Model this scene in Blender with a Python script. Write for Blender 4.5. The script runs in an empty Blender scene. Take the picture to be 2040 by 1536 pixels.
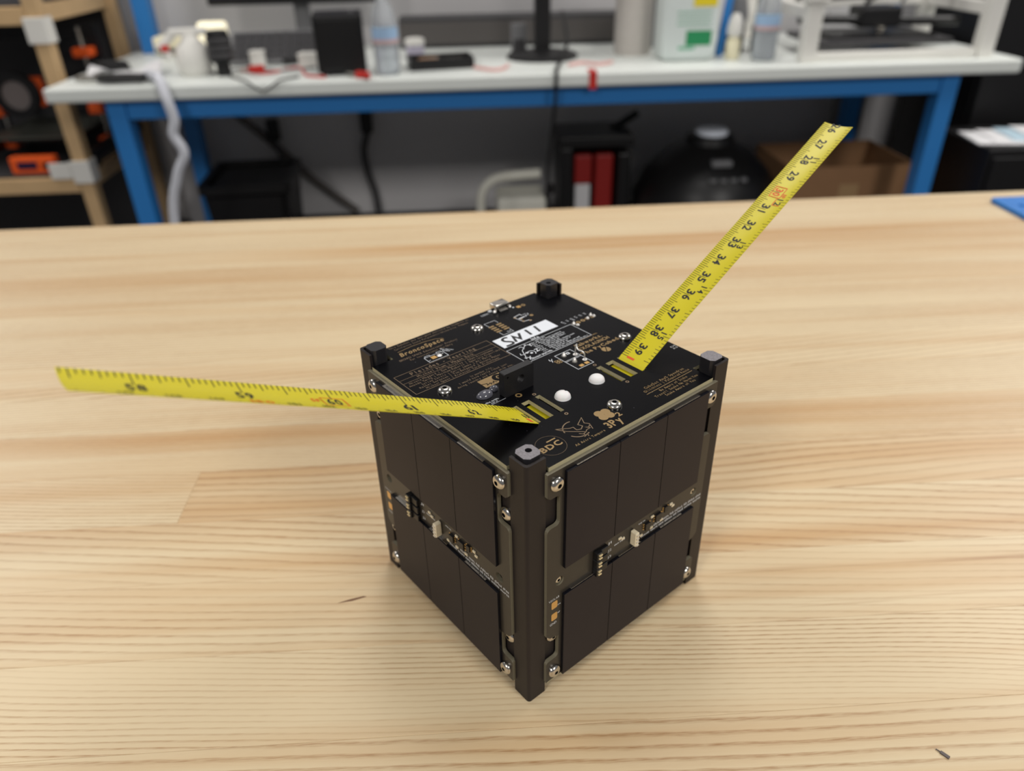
import bpy, bmesh, math, random
from mathutils import Vector, Matrix
from mathutils.geometry import tessellate_polygon

random.seed(7)
scene = bpy.context.scene
COL = scene.collection

# ------------------------------------------------------------------ camera
cam_d = bpy.data.cameras.new('camera')
cam = bpy.data.objects.new('camera', cam_d); COL.objects.link(cam)
R0 = Vector((0.99797814, -0.06055227, -0.0193146))
R1 = Vector((-0.04832089, -0.52543329, -0.84946156))
R2 = Vector((0.0412883, 0.84867737, -0.52729688))
m = Matrix((R0, -R1, -R2)).transposed().to_4x4()
m.translation = Vector((-0.0231071, -0.24795701, 0.25278782))
cam.matrix_world = m
cam_d.sensor_fit = 'HORIZONTAL'; cam_d.sensor_width = 36.0
cam_d.lens = 1494.19 / 2040 * 36.0
cam_d.clip_start = 0.01; cam_d.clip_end = 50
cam_d.dof.use_dof = True
cam_d.dof.focus_distance = 0.255
cam_d.dof.aperture_fstop = 9.2
scene.camera = cam

# ------------------------------------------------------------------ world, lights, exposure
w = bpy.data.worlds.new('world'); scene.world = w
w.use_nodes = True
bg = w.node_tree.nodes['Background']
bg.inputs[0].default_value = (0.95, 0.97, 1.0, 1); bg.inputs[1].default_value = 0.16

def area(name, x, y, z, sx, sy, power, col=(1.0, 0.965, 0.92)):
    l = bpy.data.lights.new(name, 'AREA'); l.shape = 'RECTANGLE'; l.size = sx; l.size_y = sy
    l.energy = power; l.color = col
    o = bpy.data.objects.new(name, l); COL.objects.link(o); o.location = (x, y, z)
    return o
CZ = 1.95
for i, (x, y, p) in enumerate([(-2.1, 1.75, 32), (2.2, 1.55, 50), (-1.5, -2.0, 62), (1.7, -2.0, 78), (0.1, 1.2, 18)]):
    area('ceiling_lamp', x, y, CZ, 0.6, 1.2, p)

scene.view_settings.view_transform = 'Standard'
scene.view_settings.look = 'None'
scene.view_settings.exposure = -0.04
scene.view_settings.gamma = 1.0
scene.view_settings.use_curve_mapping = False

# ------------------------------------------------------------------ materials
MATS = {}
def srgb(r, g, b):
    f = lambda c: (c / 12.92) if c <= 0.04045 else ((c + 0.055) / 1.055) ** 2.4
    return (f(r / 255), f(g / 255), f(b / 255), 1)

def mat(name, col, rough=0.5, metal=0.0, spec=0.5, noise=0.0, nscale=200.0, bump=0.0, trans=0.0, ior=1.45, emit=None, coat=0.0, sss=0.0):
    if name in MATS: return MATS[name]
    M = bpy.data.materials.new(name); M.use_nodes = True
    nt = M.node_tree; b = nt.nodes['Principled BSDF']
    b.inputs['Base Color'].default_value = col
    b.inputs['Roughness'].default_value = rough
    b.inputs['Metallic'].default_value = metal
    b.inputs['Specular IOR Level'].default_value = spec
    b.inputs['IOR'].default_value = ior
    b.inputs['Transmission Weight'].default_value = trans
    b.inputs['Coat Weight'].default_value = coat
    if sss:
        b.inputs['Subsurface Weight'].default_value = sss; b.inputs['Subsurface Scale'].default_value = 0.003
    if emit:
        b.inputs['Emission Color'].default_value = emit[0]; b.inputs['Emission Strength'].default_value = emit[1]
    if noise or bump:
        tc = nt.nodes.new('ShaderNodeTexCoord'); n = nt.nodes.new('ShaderNodeTexNoise')
        n.inputs['Scale'].default_value = nscale; n.inputs['Detail'].default_value = 4
        nt.links.new(tc.outputs['Object'], n.inputs['Vector'])
        if noise:
            mx = nt.nodes.new('ShaderNodeMix'); mx.data_type = 'RGBA'
            mx.inputs[6].default_value = [max(0, c * (1 - noise)) for c in col[:3]] + [1]
            mx.inputs[7].default_value = [min(1, c * (1 + noise)) for c in col[:3]] + [1]
            nt.links.new(n.outputs['Fac'], mx.inputs[0]); nt.links.new(mx.outputs[2], b.inputs['Base Color'])
        if bump:
            bp = nt.nodes.new('ShaderNodeBump'); bp.inputs['Strength'].default_value = bump; bp.inputs['Distance'].default_value = 0.0002
            nt.links.new(n.outputs['Fac'], bp.inputs['Height']); nt.links.new(bp.outputs[0], b.inputs['Normal'])
    MATS[name] = M
    return M

def wood_material():
    M = bpy.data.materials.new('ash_wood'); M.use_nodes = True
    nt = M.node_tree; N = nt.nodes; L = nt.links; b = N['Principled BSDF']
    def nd(t, **k):
        n = N.new(t)
        for a, v in k.items(): setattr(n, a, v)
        return n
    def math_(op, a, b_=None, c=None):
        n = nd('ShaderNodeMath', operation=op)
        for i, v in enumerate((a, b_, c)):
            if v is None: continue
            if isinstance(v, (int, float)): n.inputs[i].default_value = v
            else: L.new(v, n.inputs[i])
        return n.outputs[0]
    tc = nd('ShaderNodeTexCoord'); oi = nd('ShaderNodeObjectInfo')
    wn = nd('ShaderNodeTexWhiteNoise', noise_dimensions='1D'); L.new(oi.outputs['Random'], wn.inputs['W'])
    sep = nd('ShaderNodeSeparateColor'); L.new(wn.outputs['Color'], sep.inputs[0])
    r1, r2, r3 = sep.outputs[0], sep.outputs[1], sep.outputs[2]
    off = nd('ShaderNodeVectorMath', operation='SCALE'); L.new(wn.outputs['Color'], off.inputs[0]); off.inputs['Scale'].default_value = 37.0
    p = nd('ShaderNodeVectorMath', operation='ADD'); L.new(tc.outputs['Object'], p.inputs[0]); L.new(off.outputs[0], p.inputs[1])
    loc = nd('ShaderNodeSeparateXYZ'); L.new(tc.outputs['Object'], loc.inputs[0])
    def noise(scl, detail, scale=1.0, rough=0.5):
        mp = nd('ShaderNodeVectorMath', operation='MULTIPLY'); L.new(p.outputs[0], mp.inputs[0]); mp.inputs[1].default_value = scl
        n = nd('ShaderNodeTexNoise'); n.inputs['Scale'].default_value = scale; n.inputs['Detail'].default_value = detail; n.inputs['Roughness'].default_value = rough
        L.new(mp.outputs[0], n.inputs['Vector']); return n.outputs['Fac']
    # growth rings running along the board: a sawtooth of the warped cross coordinate
    dens = math_('MULTIPLY_ADD', math_('POWER', r1, 1.4), 260.0, 165.0)
    slope = math_('MULTIPLY', math_('SUBTRACT', r2, 0.35), 62.0)
    warp = noise((3.6, 12.0, 1.0), 1.0)
    warp2 = noise((45.0, 120.0, 1.0), 3.0)
    v = math_('MULTIPLY', loc.outputs['Y'], dens)
    v = math_('MULTIPLY_ADD', loc.outputs['X'], slope, v)
    v = math_('MULTIPLY_ADD', warp, math_('MULTIPLY_ADD', math_('POWER', r3, 2.0), 9.0, 1.5), v)
    v = math_('MULTIPLY_ADD', warp2, 0.3, v)
    ring = math_('FRACT', v)
    rr = nd('ShaderNodeValToRGB'); L.new(ring, rr.inputs[0])
    el = rr.color_ramp.elements
    el[0].position = 0.0; el[0].color = (0, 0, 0, 1); el[1].position = 1.0; el[1].color = (0.15, 0.15, 0.15, 1)
    e = rr.color_ramp.elements.new(0.55); e.color = (0.12, 0.12, 0.12, 1)
    e = rr.color_ramp.elements.new(0.83); e.color = (0.95, 0.95, 0.95, 1)
    e = rr.color_ramp.elements.new(0.93); e.color = (0.7, 0.7, 0.7, 1)
    ringf = rr.outputs[0]
    # contrast of the rings changes along and across the board
    fade = noise((3.0, 22.0, 1.0), 2.0)
    fader = nd('ShaderNodeMapRange'); L.new(fade, fader.inputs[0]); fader.inputs[1].default_value = 0.32; fader.inputs[2].default_value = 0.6
    fader.inputs[3].default_value = 0.22; fader.inputs[4].default_value = 1.0
    # fine pore dashes
    pore = noise((150.0, 2200.0, 1.0), 3.0)
    porer = nd('ShaderNodeMapRange'); L.new(pore, porer.inputs[0]); porer.inputs[1].default_value = 0.35; porer.inputs[2].default_value = 0.75
    porer.inputs[3].default_value = 0.45; porer.inputs[4].default_value = 1.35
    dark = math_('MULTIPLY', math_('MULTIPLY', ringf, fader.outputs[0]), porer.outputs[0])
    # broad tone: pale sapwood to warm tan
    tone = noise((1.6, 26.0, 1.0), 2.0)
    band = noise((2.6, 95.0, 1.0), 2.0)
    t = math_('ADD', math_('MULTIPLY', tone, 0.8), math_('MULTIPLY', band, 0.6))
    t = math_('MULTIPLY_ADD', oi.outputs['Random'], 0.32, t)
    tr = nd('ShaderNodeMapRange'); L.new(t, tr.inputs[0]); tr.inputs[1].default_value = 0.74; tr.inputs[2].default_value = 1.2
    base = nd('ShaderNodeMix', data_type='RGBA'); L.new(tr.outputs[0], base.inputs[0])
    base.inputs[6].default_value = srgb(214, 194, 158); base.inputs[7].default_value = srgb(191, 151, 103)
    lay = nd('ShaderNodeMix', data_type='RGBA', blend_type='MIX'); L.new(math_('MINIMUM', math_('MULTIPLY', dark, 0.78), 0.85), lay.inputs[0])
    L.new(base.outputs[2], lay.inputs[6]); lay.inputs[7].default_value = srgb(152, 109, 64)
    # rare brown mineral streaks
    st = noise((4.0, 150.0, 1.0), 3.0, rough=0.6)
    str_ = nd('ShaderNodeMapRange'); L.new(st, str_.inputs[0]); str_.inputs[1].default_value = 0.66; str_.inputs[2].default_value = 0.82
    str_.inputs[3].default_value = 0.0; str_.inputs[4].default_value = 0.6
    lay2 = nd('ShaderNodeMix', data_type='RGBA'); L.new(str_.outputs[0], lay2.inputs[0]); L.new(lay.outputs[2], lay2.inputs[6])
    lay2.inputs[7].default_value = srgb(150, 105, 62)
    L.new(lay2.outputs[2], b.inputs['Base Color'])
    b.inputs['Roughness'].default_value = 0.42
    b.inputs['Specular IOR Level'].default_value = 0.4
    bp = nd('ShaderNodeBump'); bp.inputs['Strength'].default_value = 0.25; bp.inputs['Distance'].default_value = 0.0002; bp.invert = True
    L.new(dark, bp.inputs['Height']); L.new(bp.outputs[0], b.inputs['Normal'])
    return M
WOOD = wood_material()

M_BLACK = mat('black_anodised', srgb(40, 35, 34), 0.42, 0.0, 0.22, noise=0.12, nscale=900)
M_BOARD = mat('black_solder_mask', srgb(8, 8, 11), 0.26, 0, 0.12)
M_FR4 = mat('board_edge', srgb(172, 164, 132), 0.6, noise=0.15, nscale=600)
M_PANEL = mat('panel_mask', srgb(50, 46, 41), 0.3, 0, 0.36, noise=0.15, nscale=300)
M_PEDGE = mat('panel_edge', srgb(112, 106, 88), 0.55)
M_CELL = mat('solar_cell', srgb(38, 33, 36), 0.4, 0, 0.15, noise=0.1, nscale=60)
M_CELLEDGE = mat('solar_cell_edge', srgb(16, 16, 22), 0.25, 0, 0.3)
M_STEEL = mat('stainless_steel', srgb(205, 200, 192), 0.2, 1.0)
M_TIN = mat('solder', srgb(225, 222, 218), 0.36, 0.85)
M_GOLDINK = mat('gold_print', srgb(146, 120, 78), 0.45, 0.25)
M_DIMGOLD = mat('dim_gold_print', srgb(120, 100, 76), 0.5, 0.2)
M_GOLD = mat('gold_pad', srgb(222, 178, 110), 0.3, 0.7)
M_PIN = mat('pale_gold_pin', srgb(232, 214, 170), 0.35, 0.6)
M_INK = mat('white_print', srgb(205, 208, 212), 0.6)
M_LABEL = mat('white_label', srgb(222, 226, 232), 0.55, noise=0.03, nscale=500)
M_MARKER = mat('marker_ink', srgb(14, 14, 16), 0.5)
M_NYLON = mat('white_nylon', srgb(228, 226, 226), 0.5, sss=0.15)
M_GLUE = mat('grey_epoxy', srgb(84, 84, 92), 0.08, 0, 0.6)
M_PLASTIC = mat('black_plastic', srgb(20, 19, 20), 0.4)
M_BLOCK = mat('black_printed_block', srgb(26, 25, 27), 0.5, noise=0.25, nscale=500, bump=0.4)
M_PADGREY = mat('worn_grey_pad', srgb(128, 124, 128), 0.7, noise=0.55, nscale=1600, bump=0.6)
M_PADBLACK = mat('black_pad', srgb(34, 33, 36), 0.38)
M_CONN = mat('cream_connector', srgb(218, 205, 176), 0.2, 0, 0.7, noise=0.12, nscale=900)
M_TAPE = mat('yellow_tape', srgb(206, 192, 34), 0.34, 0, 0.45)
M_TAPEINK = mat('tape_ink', srgb(24, 22, 14), 0.5)
M_TAPERED = mat('tape_red_ink', srgb(214, 84, 24), 0.5)

# ------------------------------------------------------------------ geometry helpers
def link(o, parent=None):
    COL.objects.link(o)
    if parent is not None: o.parent = parent
    return o

def obj(name, verts, faces, mats, parent=None, midx=None, smooth=False):
    me = bpy.data.meshes.new(name); me.from_pydata([tuple(v) for v in verts], [], faces)
    for M in (mats if isinstance(mats, (list, tuple)) else [mats]): me.materials.append(M)
    if midx: me.polygons.foreach_set('material_index', midx)
    if smooth: me.polygons.foreach_set('use_smooth', [True] * len(me.polygons))
    me.update()
    return link(bpy.data.objects.new(name, me), parent)

def obj_bm(name, bm, mats, parent=None, smooth=False):
    me = bpy.data.meshes.new(name); bmesh.ops.recalc_face_normals(bm, faces=bm.faces); bm.to_mesh(me); bm.free()
    for M in (mats if isinstance(mats, (list, tuple)) else [mats]): me.materials.append(M)
    if smooth:
        me.polygons.foreach_set('use_smooth', [True] * len(me.polygons))
        try: me.set_sharp_from_angle(angle=0.6)
        except Exception: pass
    me.update()
    return link(bpy.data.objects.new(name, me), parent)

class G:
    """collects simple shapes into one mesh; k is the unit scale, o the offset subtracted before scaling"""
    def __init__(s, k=1.0, o=(0, 0, 0)):
        s.v = []; s.f = []; s.k = k; s.o = Vector(o)
    def add(s, vs, fs):
        n = len(s.v); s.v += [tuple((Vector(v) - s.o) * s.k) for v in vs]; s.f += [[i + n for i in f] for f in fs]; return s
    def box(s, x0, x1, y0, y1, z0, z1, b=0.0, rot=None, seg=2):
        bm = bmesh.new(); bmesh.ops.create_cube(bm, size=1)
        for v in bm.verts:
            v.co = Vector((x0 if v.co.x < 0 else x1, y0 if v.co.y < 0 else y1, z0 if v.co.z < 0 else z1))
        if b: bmesh.ops.bevel(bm, geom=bm.edges[:], offset=b, segments=seg, profile=0.5, affect='EDGES')
        return s.bm(bm, rot)
    def bm(s, bm, rot=None):
        bmesh.ops.recalc_face_normals(bm, faces=bm.faces)
        vs = [rot @ v.co if rot else v.co for v in bm.verts]; bm.verts.index_update()
        s.add(vs, [[v.index for v in f.verts] for f in bm.faces]); bm.free(); return s
    def lathe(s, prof, cx=0, cy=0, cz=0, seg=24, cap0=True, cap1=True, M=None):
        vs = []; fs = []
        for r, z in prof:
            for i in range(seg):
                a = 2 * math.pi * i / seg; vs.append(Vector((r * math.cos(a), r * math.sin(a), z)))
        for j in range(len(prof) - 1):
            for i in range(seg):
                a, b_ = j * seg + i, j * seg + (i + 1) % seg; fs.append([a, b_, b_ + seg, a + seg])
        if cap0: fs.append(list(range(seg))[::-1])
        if cap1: fs.append([(len(prof) - 1) * seg + i for i in range(seg)])
        if M: vs = [M @ v for v in vs]
        return s.add([v + Vector((cx, cy, cz)) for v in vs], fs)
    def cyl(s, p0, p1, r, seg=12, r1=None):
        return s.tube([p0, p1], r, seg, r1=r1)
    def tube(s, path, r, seg=8, r1=None, closed=False):
        pts = [Vector(p) for p in path]; n = len(pts); vs = []; fs = []
        up = Vector((0, 0, 1)); prev = None
        for i, p in enumerate(pts):
            if closed: t = pts[(i + 1) % n] - pts[i - 1]
            else: t = pts[min(i + 1, n - 1)] - pts[max(i - 1, 0)]
            t.normalize()
            if prev is None:
                a = t.cross(up)
                if a.length < 0.1: a = t.cross(Vector((1, 0, 0)))
            else: a = prev - t * prev.dot(t)
            a.normalize(); prev = a; b_ = t.cross(a)
            rr = r if r1 is None else r + (r1 - r) * i / max(1, n - 1)
            for k in range(seg):
                an = 2 * math.pi * k / seg; vs.append(p + (a * math.cos(an) + b_ * math.sin(an)) * rr)
        rng = n if closed else n - 1
        for i in range(rng):
            j = (i + 1) % n
            for k in range(seg):
                k2 = (k + 1) % seg; fs.append([i * seg + k, i * seg + k2, j * seg + k2, j * seg + k])
        if not closed: fs.append(list(range(seg))[::-1]); fs.append([(n - 1) * seg + k for k in range(seg)])
        return s.add(vs, fs)
    def prism(s, polys, z0, z1, M=None):
        """extruded polygon, first loop outer, others holes; loops are lists of (x, y)"""
        flat = [Vector((x, y, 0)) for lp in polys for x, y in lp]
        tris = tessellate_polygon([[Vector((x, y, 0)) for x, y in lp] for lp in polys])
        n = len(flat); vs = [Vector((v.x, v.y, z1)) for v in flat] + [Vector((v.x, v.y, z0)) for v in flat]; fs = []
        for t in tris:
            a, b_, c = t
            if (flat[b_] - flat[a]).cross(flat[c] - flat[a]).z < 0: a, b_, c = a, c, b_
            fs.append([a, b_, c]); fs.append([n + a, n + c, n + b_])
        k = 0
        for q, lp in enumerate(polys):
            ar = sum(lp[i][0] * lp[(i + 1) % len(lp)][1] - lp[(i + 1) % len(lp)][0] * lp[i][1] for i in range(len(lp)))
            ccw = (ar > 0) == (q == 0)
            for i in range(len(lp)):
                a, b_ = k + i, k + (i + 1) % len(lp)
                fs.append([n + a, n + b_, b_, a] if ccw else [n + b_, n + a, a, b_])
            k += len(lp)
        if M: vs = [M @ v for v in vs]
        return s.add(vs, fs)
    def flat(s, poly, z, M=None):
        vs = [Vector((x, y, z)) for x, y in poly]
        if M: vs = [M @ v for v in vs]
        return s.add(vs, [list(range(len(poly)))])
    def line(s, pts, wd, z, closed=False, M=None):
        """flat stroke of width wd through 2D points"""
        P = [Vector((x, y, 0)) for x, y in pts]; n = len(P); L_, Rr = [], []
        for i in range(n):
            if closed: a, b_ = P[i] - P[i - 1], P[(i + 1) % n] - P[i]
            else: a = P[i] - P[max(i - 1, 0)]; b_ = P[min(i + 1, n - 1)] - P[i]
            if a.length < 1e-9: a = b_
            if b_.length < 1e-9: b_ = a
            a = a.normalized(); b_ = b_.normalized(); t = (a + b_)
            t = t.normalized() if t.length > 1e-6 else a
            nn = Vector((-t.y, t.x, 0)); c = max(0.4, nn.dot(Vector((-a.y, a.x, 0))))
            L_.append(P[i] + nn * wd / 2 / c); Rr.append(P[i] - nn * wd / 2 / c)
        vs = [Vector((p.x, p.y, z)) for p in L_ + Rr]; fs = []
        for i in range(n if closed else n - 1):
            j = (i + 1) % n; fs.append([n + i, n + j, j, i])
        if M: vs = [M @ v for v in vs]
        return s.add(vs, fs)
    def out(s, name, mats, parent=None, smooth=False, midx=None):
        if smooth:
            o = obj(name, s.v, s.f, mats, parent, midx, True)
            try: o.data.set_sharp_from_angle(angle=0.7)
            except Exception: pass
            return o
        return obj(name, s.v, s.f, mats, parent, midx)

def circle(cx, cy, r, n=24, ry=None):
    ry = ry or r
    return [(cx + r * math.cos(2 * math.pi * i / n), cy + ry * math.sin(2 * math.pi * i / n)) for i in range(n)]
def rect(x0, x1, y0, y1): return [(x0, y0), (x1, y0), (x1, y1), (x0, y1)]
def rrect(x0, x1, y0, y1, r, n=4):
    o = []
    for cx, cy, a0 in ((x1 - r, y0 + r, -90), (x1 - r, y1 - r, 0), (x0 + r, y1 - r, 90), (x0 + r, y0 + r, 180)):
        for i in range(n + 1):
            a = math.radians(a0 + 90 * i / n); o.append((cx + r * math.cos(a), cy + r * math.sin(a)))
    return o
def smooth_path(pts, n=8):
    P = [Vector(p) for p in pts]; o = []
    for i in range(len(P) - 1):
        p0, p1, p2, p3 = P[max(i - 1, 0)], P[i], P[i + 1], P[min(i + 2, len(P) - 1)]
        for k in range(n):
            t = k / n
            o.append(0.5 * ((2 * p1) + (p2 - p0) * t + (2 * p0 - 5 * p1 + 4 * p2 - p3) * t * t + (3 * p1 - p0 - 3 * p2 + p3) * t ** 3))
    o.append(P[-1]); return o

def thing(name, label, cat, loc=(0, 0, 0), rz=0.0, group=None):
    o = bpy.data.objects.new(name, None); COL.objects.link(o); o.location = loc; o.rotation_euler = (0, 0, rz)
    o.empty_display_size = 0.02
    return tag(o, label, cat, group)
def tag(o, label=None, cat=None, group=None, kind=None):
    if label: o['label'] = label
    if cat: o['category'] = cat
    if group: o['group'] = group
    if kind: o['kind'] = kind
    return o
def copy_tree(o, parent=None):
    c = o.copy(); COL.objects.link(c); c.parent = parent
    for ch in list(o.children): copy_tree(ch, c)
    return c

# glyph outlines, laid flat (built-in typeface)
CHARS = sorted(set("ABCDEFGHIJKLMNOPQRSTUVWXYZabcdefghijklmnopqrstuvwxyz0123456789|-.,:!%'+&/"))
GLY = {}; GLYB = {}
def load_glyphs():
    obs = []
    for store, off in ((GLY, 0.0), (GLYB, 0.03)):
        for ch in CHARS:
            cu = bpy.data.curves.new('glyph', 'FONT'); cu.body = ch; cu.size = 1.0; cu.resolution_u = 2; cu.offset = off
            o = bpy.data.objects.new('glyph', cu); COL.objects.link(o); obs.append((store, ch, o, cu))
    bpy.context.view_layer.update(); dg = bpy.context.evaluated_depsgraph_get()
    for store, ch, o, cu in obs:
        me = bpy.data.meshes.new_from_object(o.evaluated_get(dg))
        vs = [(v.co.x, v.co.y) for v in me.vertices]; fs = [list(p.vertices) for p in me.polygons]
        x0 = min(v[0] for v in vs); x1 = max(v[0] for v in vs)
        store[ch] = ([(x - x0, y) for x, y in vs], fs, x1 - x0)
        bpy.data.meshes.remove(me)
    for store, ch, o, cu in obs:
        bpy.data.objects.remove(o); bpy.data.curves.remove(cu)
load_glyphs()
CAP = max(v[1] for v in GLY['H'][0])

def layout(body, mono=False, GL=None):
    x = 0.0; items = []
    for ch in body:
        if ch == ' ':
            x += 0.52 if mono else 0.32; continue
        vs, fs, wd = GL[ch]
        if mono:
            items.append((ch, x + (0.52 - wd) / 2)); x += 0.60
        else:
            items.append((ch, x)); x += wd + 0.11
    return items, max(x - 0.1, 0.1)

def write(g, body, x0, x1, y, h, z, shear=0.0, bold=0.0, mono=False, M=None):
    """body between x0 and x1 on baseline y, capital height h"""
    GL = GLYB if bold else GLY
    items, tw = layout(body, mono, GL); sx = (x1 - x0) / tw; sy = h / CAP
    for ch, cx in items:
        vs, fs, wd = GL[ch]
        pts = [Vector((x0 + (cx + vx) * sx + shear * vy * sy, y + vy * sy, z)) for vx, vy in vs]
        if M: pts = [M @ p for p in pts]
        g.add(pts, fs)

def scribble(g, x0, x1, y, h, z, seed, M=None):
    """a line of print too small to read: short strokes in word groups"""
    rnd = random.Random(seed); x = x0
    while x < x1:
        for _ in range(rnd.randint(3, 8)):
            wd = h * rnd.uniform(0.3, 0.55)
            if x + wd > x1: return
            t = h * 0.2; k = rnd.random()
            g.flat(rect(x, x + t, y, y + h * rnd.choice((0.7, 0.7, 1.0))), z, M)
            if k < 0.7: g.flat(rect(x + t, x + wd, y + h * 0.5, y + h * 0.7), z, M)
            if k > 0.3: g.flat(rect(x + t, x + wd, y, y + h * 0.2), z, M)
            x += wd + h * 0.15
        x += h * 0.5

# ------------------------------------------------------------------ room
FLOOR = -0.86
M_WALL = mat('wall_paint', srgb(205, 203, 204), 0.7, noise=0.03, nscale=3)
M_FLOOR = mat('dark_floor', srgb(70, 66, 64), 0.5, noise=0.2, nscale=6)
M_BASE = mat('black_rubber', srgb(18, 17, 18), 0.5)
WY = 2.46
g = G(); g.box(-3.2, 3.4, WY, WY + 0.1, FLOOR, 2.2); tag(g.out('wall_back', M_WALL), 'light grey painted wall behind the workbench', kind='structure')
g = G(); g.box(-3.2, 3.4, -2.6, WY + 0.1, FLOOR - 0.05, FLOOR); tag(g.out('floor', M_FLOOR), 'dark floor under the tables', kind='structure')
g = G(); g.box(-3.2, 3.4, WY - 0.012, WY, FLOOR, FLOOR + 0.21, 0.004); tag(g.out('baseboard_back', M_BASE), 'black rubber baseboard along the wall', kind='structure')

# ------------------------------------------------------------------ wooden table
tbl = thing('wooden_table', 'pale ash butcher block table carrying the cube satellite', 'table', (0, 0, FLOOR))
PW = 0.0413; Y0 = 0.0026 - 8 * PW; NR = 20
X0, X1 = -0.92, 0.92
Z = -FLOOR
def plank(x0, x1, y0, y1):
    cx, cy = (x0 + x1) / 2, (y0 + y1) / 2
    g = G(1.0, (cx, cy, 0)); g.box(x0 + 0.00004, x1 - 0.00004, y0 + 0.00004, y1 - 0.00004, -0.038, 0.0, 0.00015, seg=1)
    o = g.out('plank', WOOD, tbl); o.location = (cx, cy, Z); return o
special = {9: [-0.178, 0.62], 5: [-0.6, 0.5]}
for k in range(NR):
    y = Y0 + k * PW
    cuts = special.get(k)
    if cuts is None:
        cuts = [random.choice((-1, 1)) * random.uniform(0.6, 0.8)]
    xs = [X0] + cuts + [X1]
    for a, b in zip(xs, xs[1:]): plank(a, b, y, y + PW)
M_TLEG = mat('table_leg_paint', srgb(40, 40, 42), 0.4)
YT0, YT1 = Y0, Y0 + NR * PW
for sx in (X0 + 0.08, X1 - 0.08):
    for sy in (YT0 + 0.06, YT1 - 0.1):
        g = G(); g.box(sx - 0.03, sx + 0.03, sy - 0.03, sy + 0.03, 0, Z - 0.038, 0.004); g.out('leg', M_TLEG, tbl)
for sy in (YT0 + 0.06, YT1 - 0.1):
    g = G(); g.box(X0 + 0.11, X1 - 0.11, sy - 0.02, sy + 0.02, Z - 0.118, Z - 0.04, 0.003); g.out('apron', M_TLEG, tbl)

# ------------------------------------------------------------------ cube satellite (built in millimetres)
TH = math.radians(36.21883726561454)
sat = thing('cube_satellite', 'black cube satellite with dark solar cells and two yellow tape antennas', 'satellite', (0, 0, 0), TH)
def S(): return G(0.001, (50, 50, 0))
TOP = 108.0

# inner chassis
g = S(); g.box(3.2, 96.8, 3.2, 96.8, 6, 104.5, 0.5); g.out('chassis', M_PLASTIC, sat)

# rails: bent outer angle, one per corner, each with a rubbing pad at its end
def rail(cx, cy, rot, pad_mat, hole):
    e = bpy.data.objects.new('rail', None)
    t = 1.1; W = 8.1; r = 1.3
    pr = [(W, 0), (W, t), (t + 0.5, t), (t, t + 0.5), (t, W), (0, W)]
    pr += [(r - r * math.sin(a), r - r * math.cos(a)) for a in [math.radians(90 * (1 - i / 5)) for i in range(6)]]
    g = G(0.001)
    g.prism([pr], 0.0, 112.4)
    # soft lower corner: chamfered bottom
    o = g.out('rail', M_BLACK, sat); o.location = ((cx - 50) / 1000, (cy - 50) / 1000, 0); o.rotation_euler = (0, 0, rot)
    c = 1.4; a, b = 1.5, 8.3
    outer = [(a + c, a), (b - c, a), (b, a + c), (b, b - c), (b - c, b), (a + c, b), (a, b - c), (a, a + c)]
    g = G(0.001)
    loops = [outer] + ([circle(5.6, 5.4, 1.15, 14)] if hole else [])
    g.prism(loops, 111.0 if hole else 104.0, 113.6)
    g.prism([outer], 0.2, 111.0 if hole else 104.0)
    midx = []
    for f in g.f:
        zs = [g.v[i][2] for i in f]
        midx.append(1 if min(zs) > 0.1135 else 0)
    p = g.out('rail_pad', [M_PADBLACK, pad_mat], o, midx=midx)
    return o
rail(0, 0, 0, M_PADGREY, True)
rail(100, 0, math.pi / 2, M_PADGREY, False)
rail(100, 100, math.pi, M_PADBLACK, True)
rail(0, 100, -math.pi / 2, M_PADBLACK, False)

# top and bottom boards with notched corners and antenna slots
n_ = 9.3
notched = [(n_, 0), (100 - n_, 0), (100 - n_, n_), (100, n_), (100, 100 - n_), (100 - n_, 100 - n_), (100 - n_, 100), (n_, 100), (n_, 100 - n_), (0, 100 - n_), (0, n_), (n_, n_)]
slots = [(21.8, 24.2), (26.4, 30.0), (32.9, 35.0), (75.0, 77.4), (68.7, 72.6), (63.6, 66.0)]
holes = [rect(a, b, 20.5, 33.5) for a, b in slots]
def board(name, polys, z0, z1):
    g = S(); g.prism(polys, z0, z1)
    midx = []
    for f in g.f:
        zs = {round(g.v[i][2], 6) for i in f}; midx.append(1 if len(zs) > 1 else 0)
    return g.out(name, [M_BOARD, M_FR4], sat, midx=midx)
top = board('top_board', [notched] + holes, TOP - 1.6, TOP)
board('bottom_board', [notched], 3.6, 5.2)
ZI = TOP + 0.03

def ink(name, M=M_GOLDINK, label=None):
    g = S()
    def done():
        o = g.out(name, M, top)
        if label: o['label'] = label
        return o
    return g, done

# --- printed text blocks
g, d = ink('printed_text', M_DIMGOLD)
write(g, 'This CubeSat was designed entirely by Students at', 12.2, 51.6, 97.9, 1.25, ZI, mono=True)
write(g, 'California State Polytechnic University, Pomona', 13.6, 49.8, 95.8, 1.25, ZI, mono=True); d()
g, d = ink('printed_logo', M_GOLDINK)
write(g, 'BroncoSpace', 12.6, 33.2, 89.9, 2.7, ZI, shear=0.25, bold=0.22)
g.line([(13.5, 93.9), (20, 94.6), (26, 94.4), (31, 93.5), (33.6, 92.2), (33.9, 91.2)], 0.22, ZI); d()
g, d = ink('printed_text', M_DIMGOLD)
write(g, 'BRONCO SPACE Educational Product', 10.3, 37.8, 86.9, 1.25, ZI, mono=True)
write(g, 'For Instructional Use Only', 13.9, 33.9, 84.9, 1.2, ZI, mono=True); d()
g, d = ink('printed_name_table', M_DIMGOLD)
g.line(rect(1.9, 45.9, 63.0, 78.3), 0.2, ZI, True)
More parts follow.
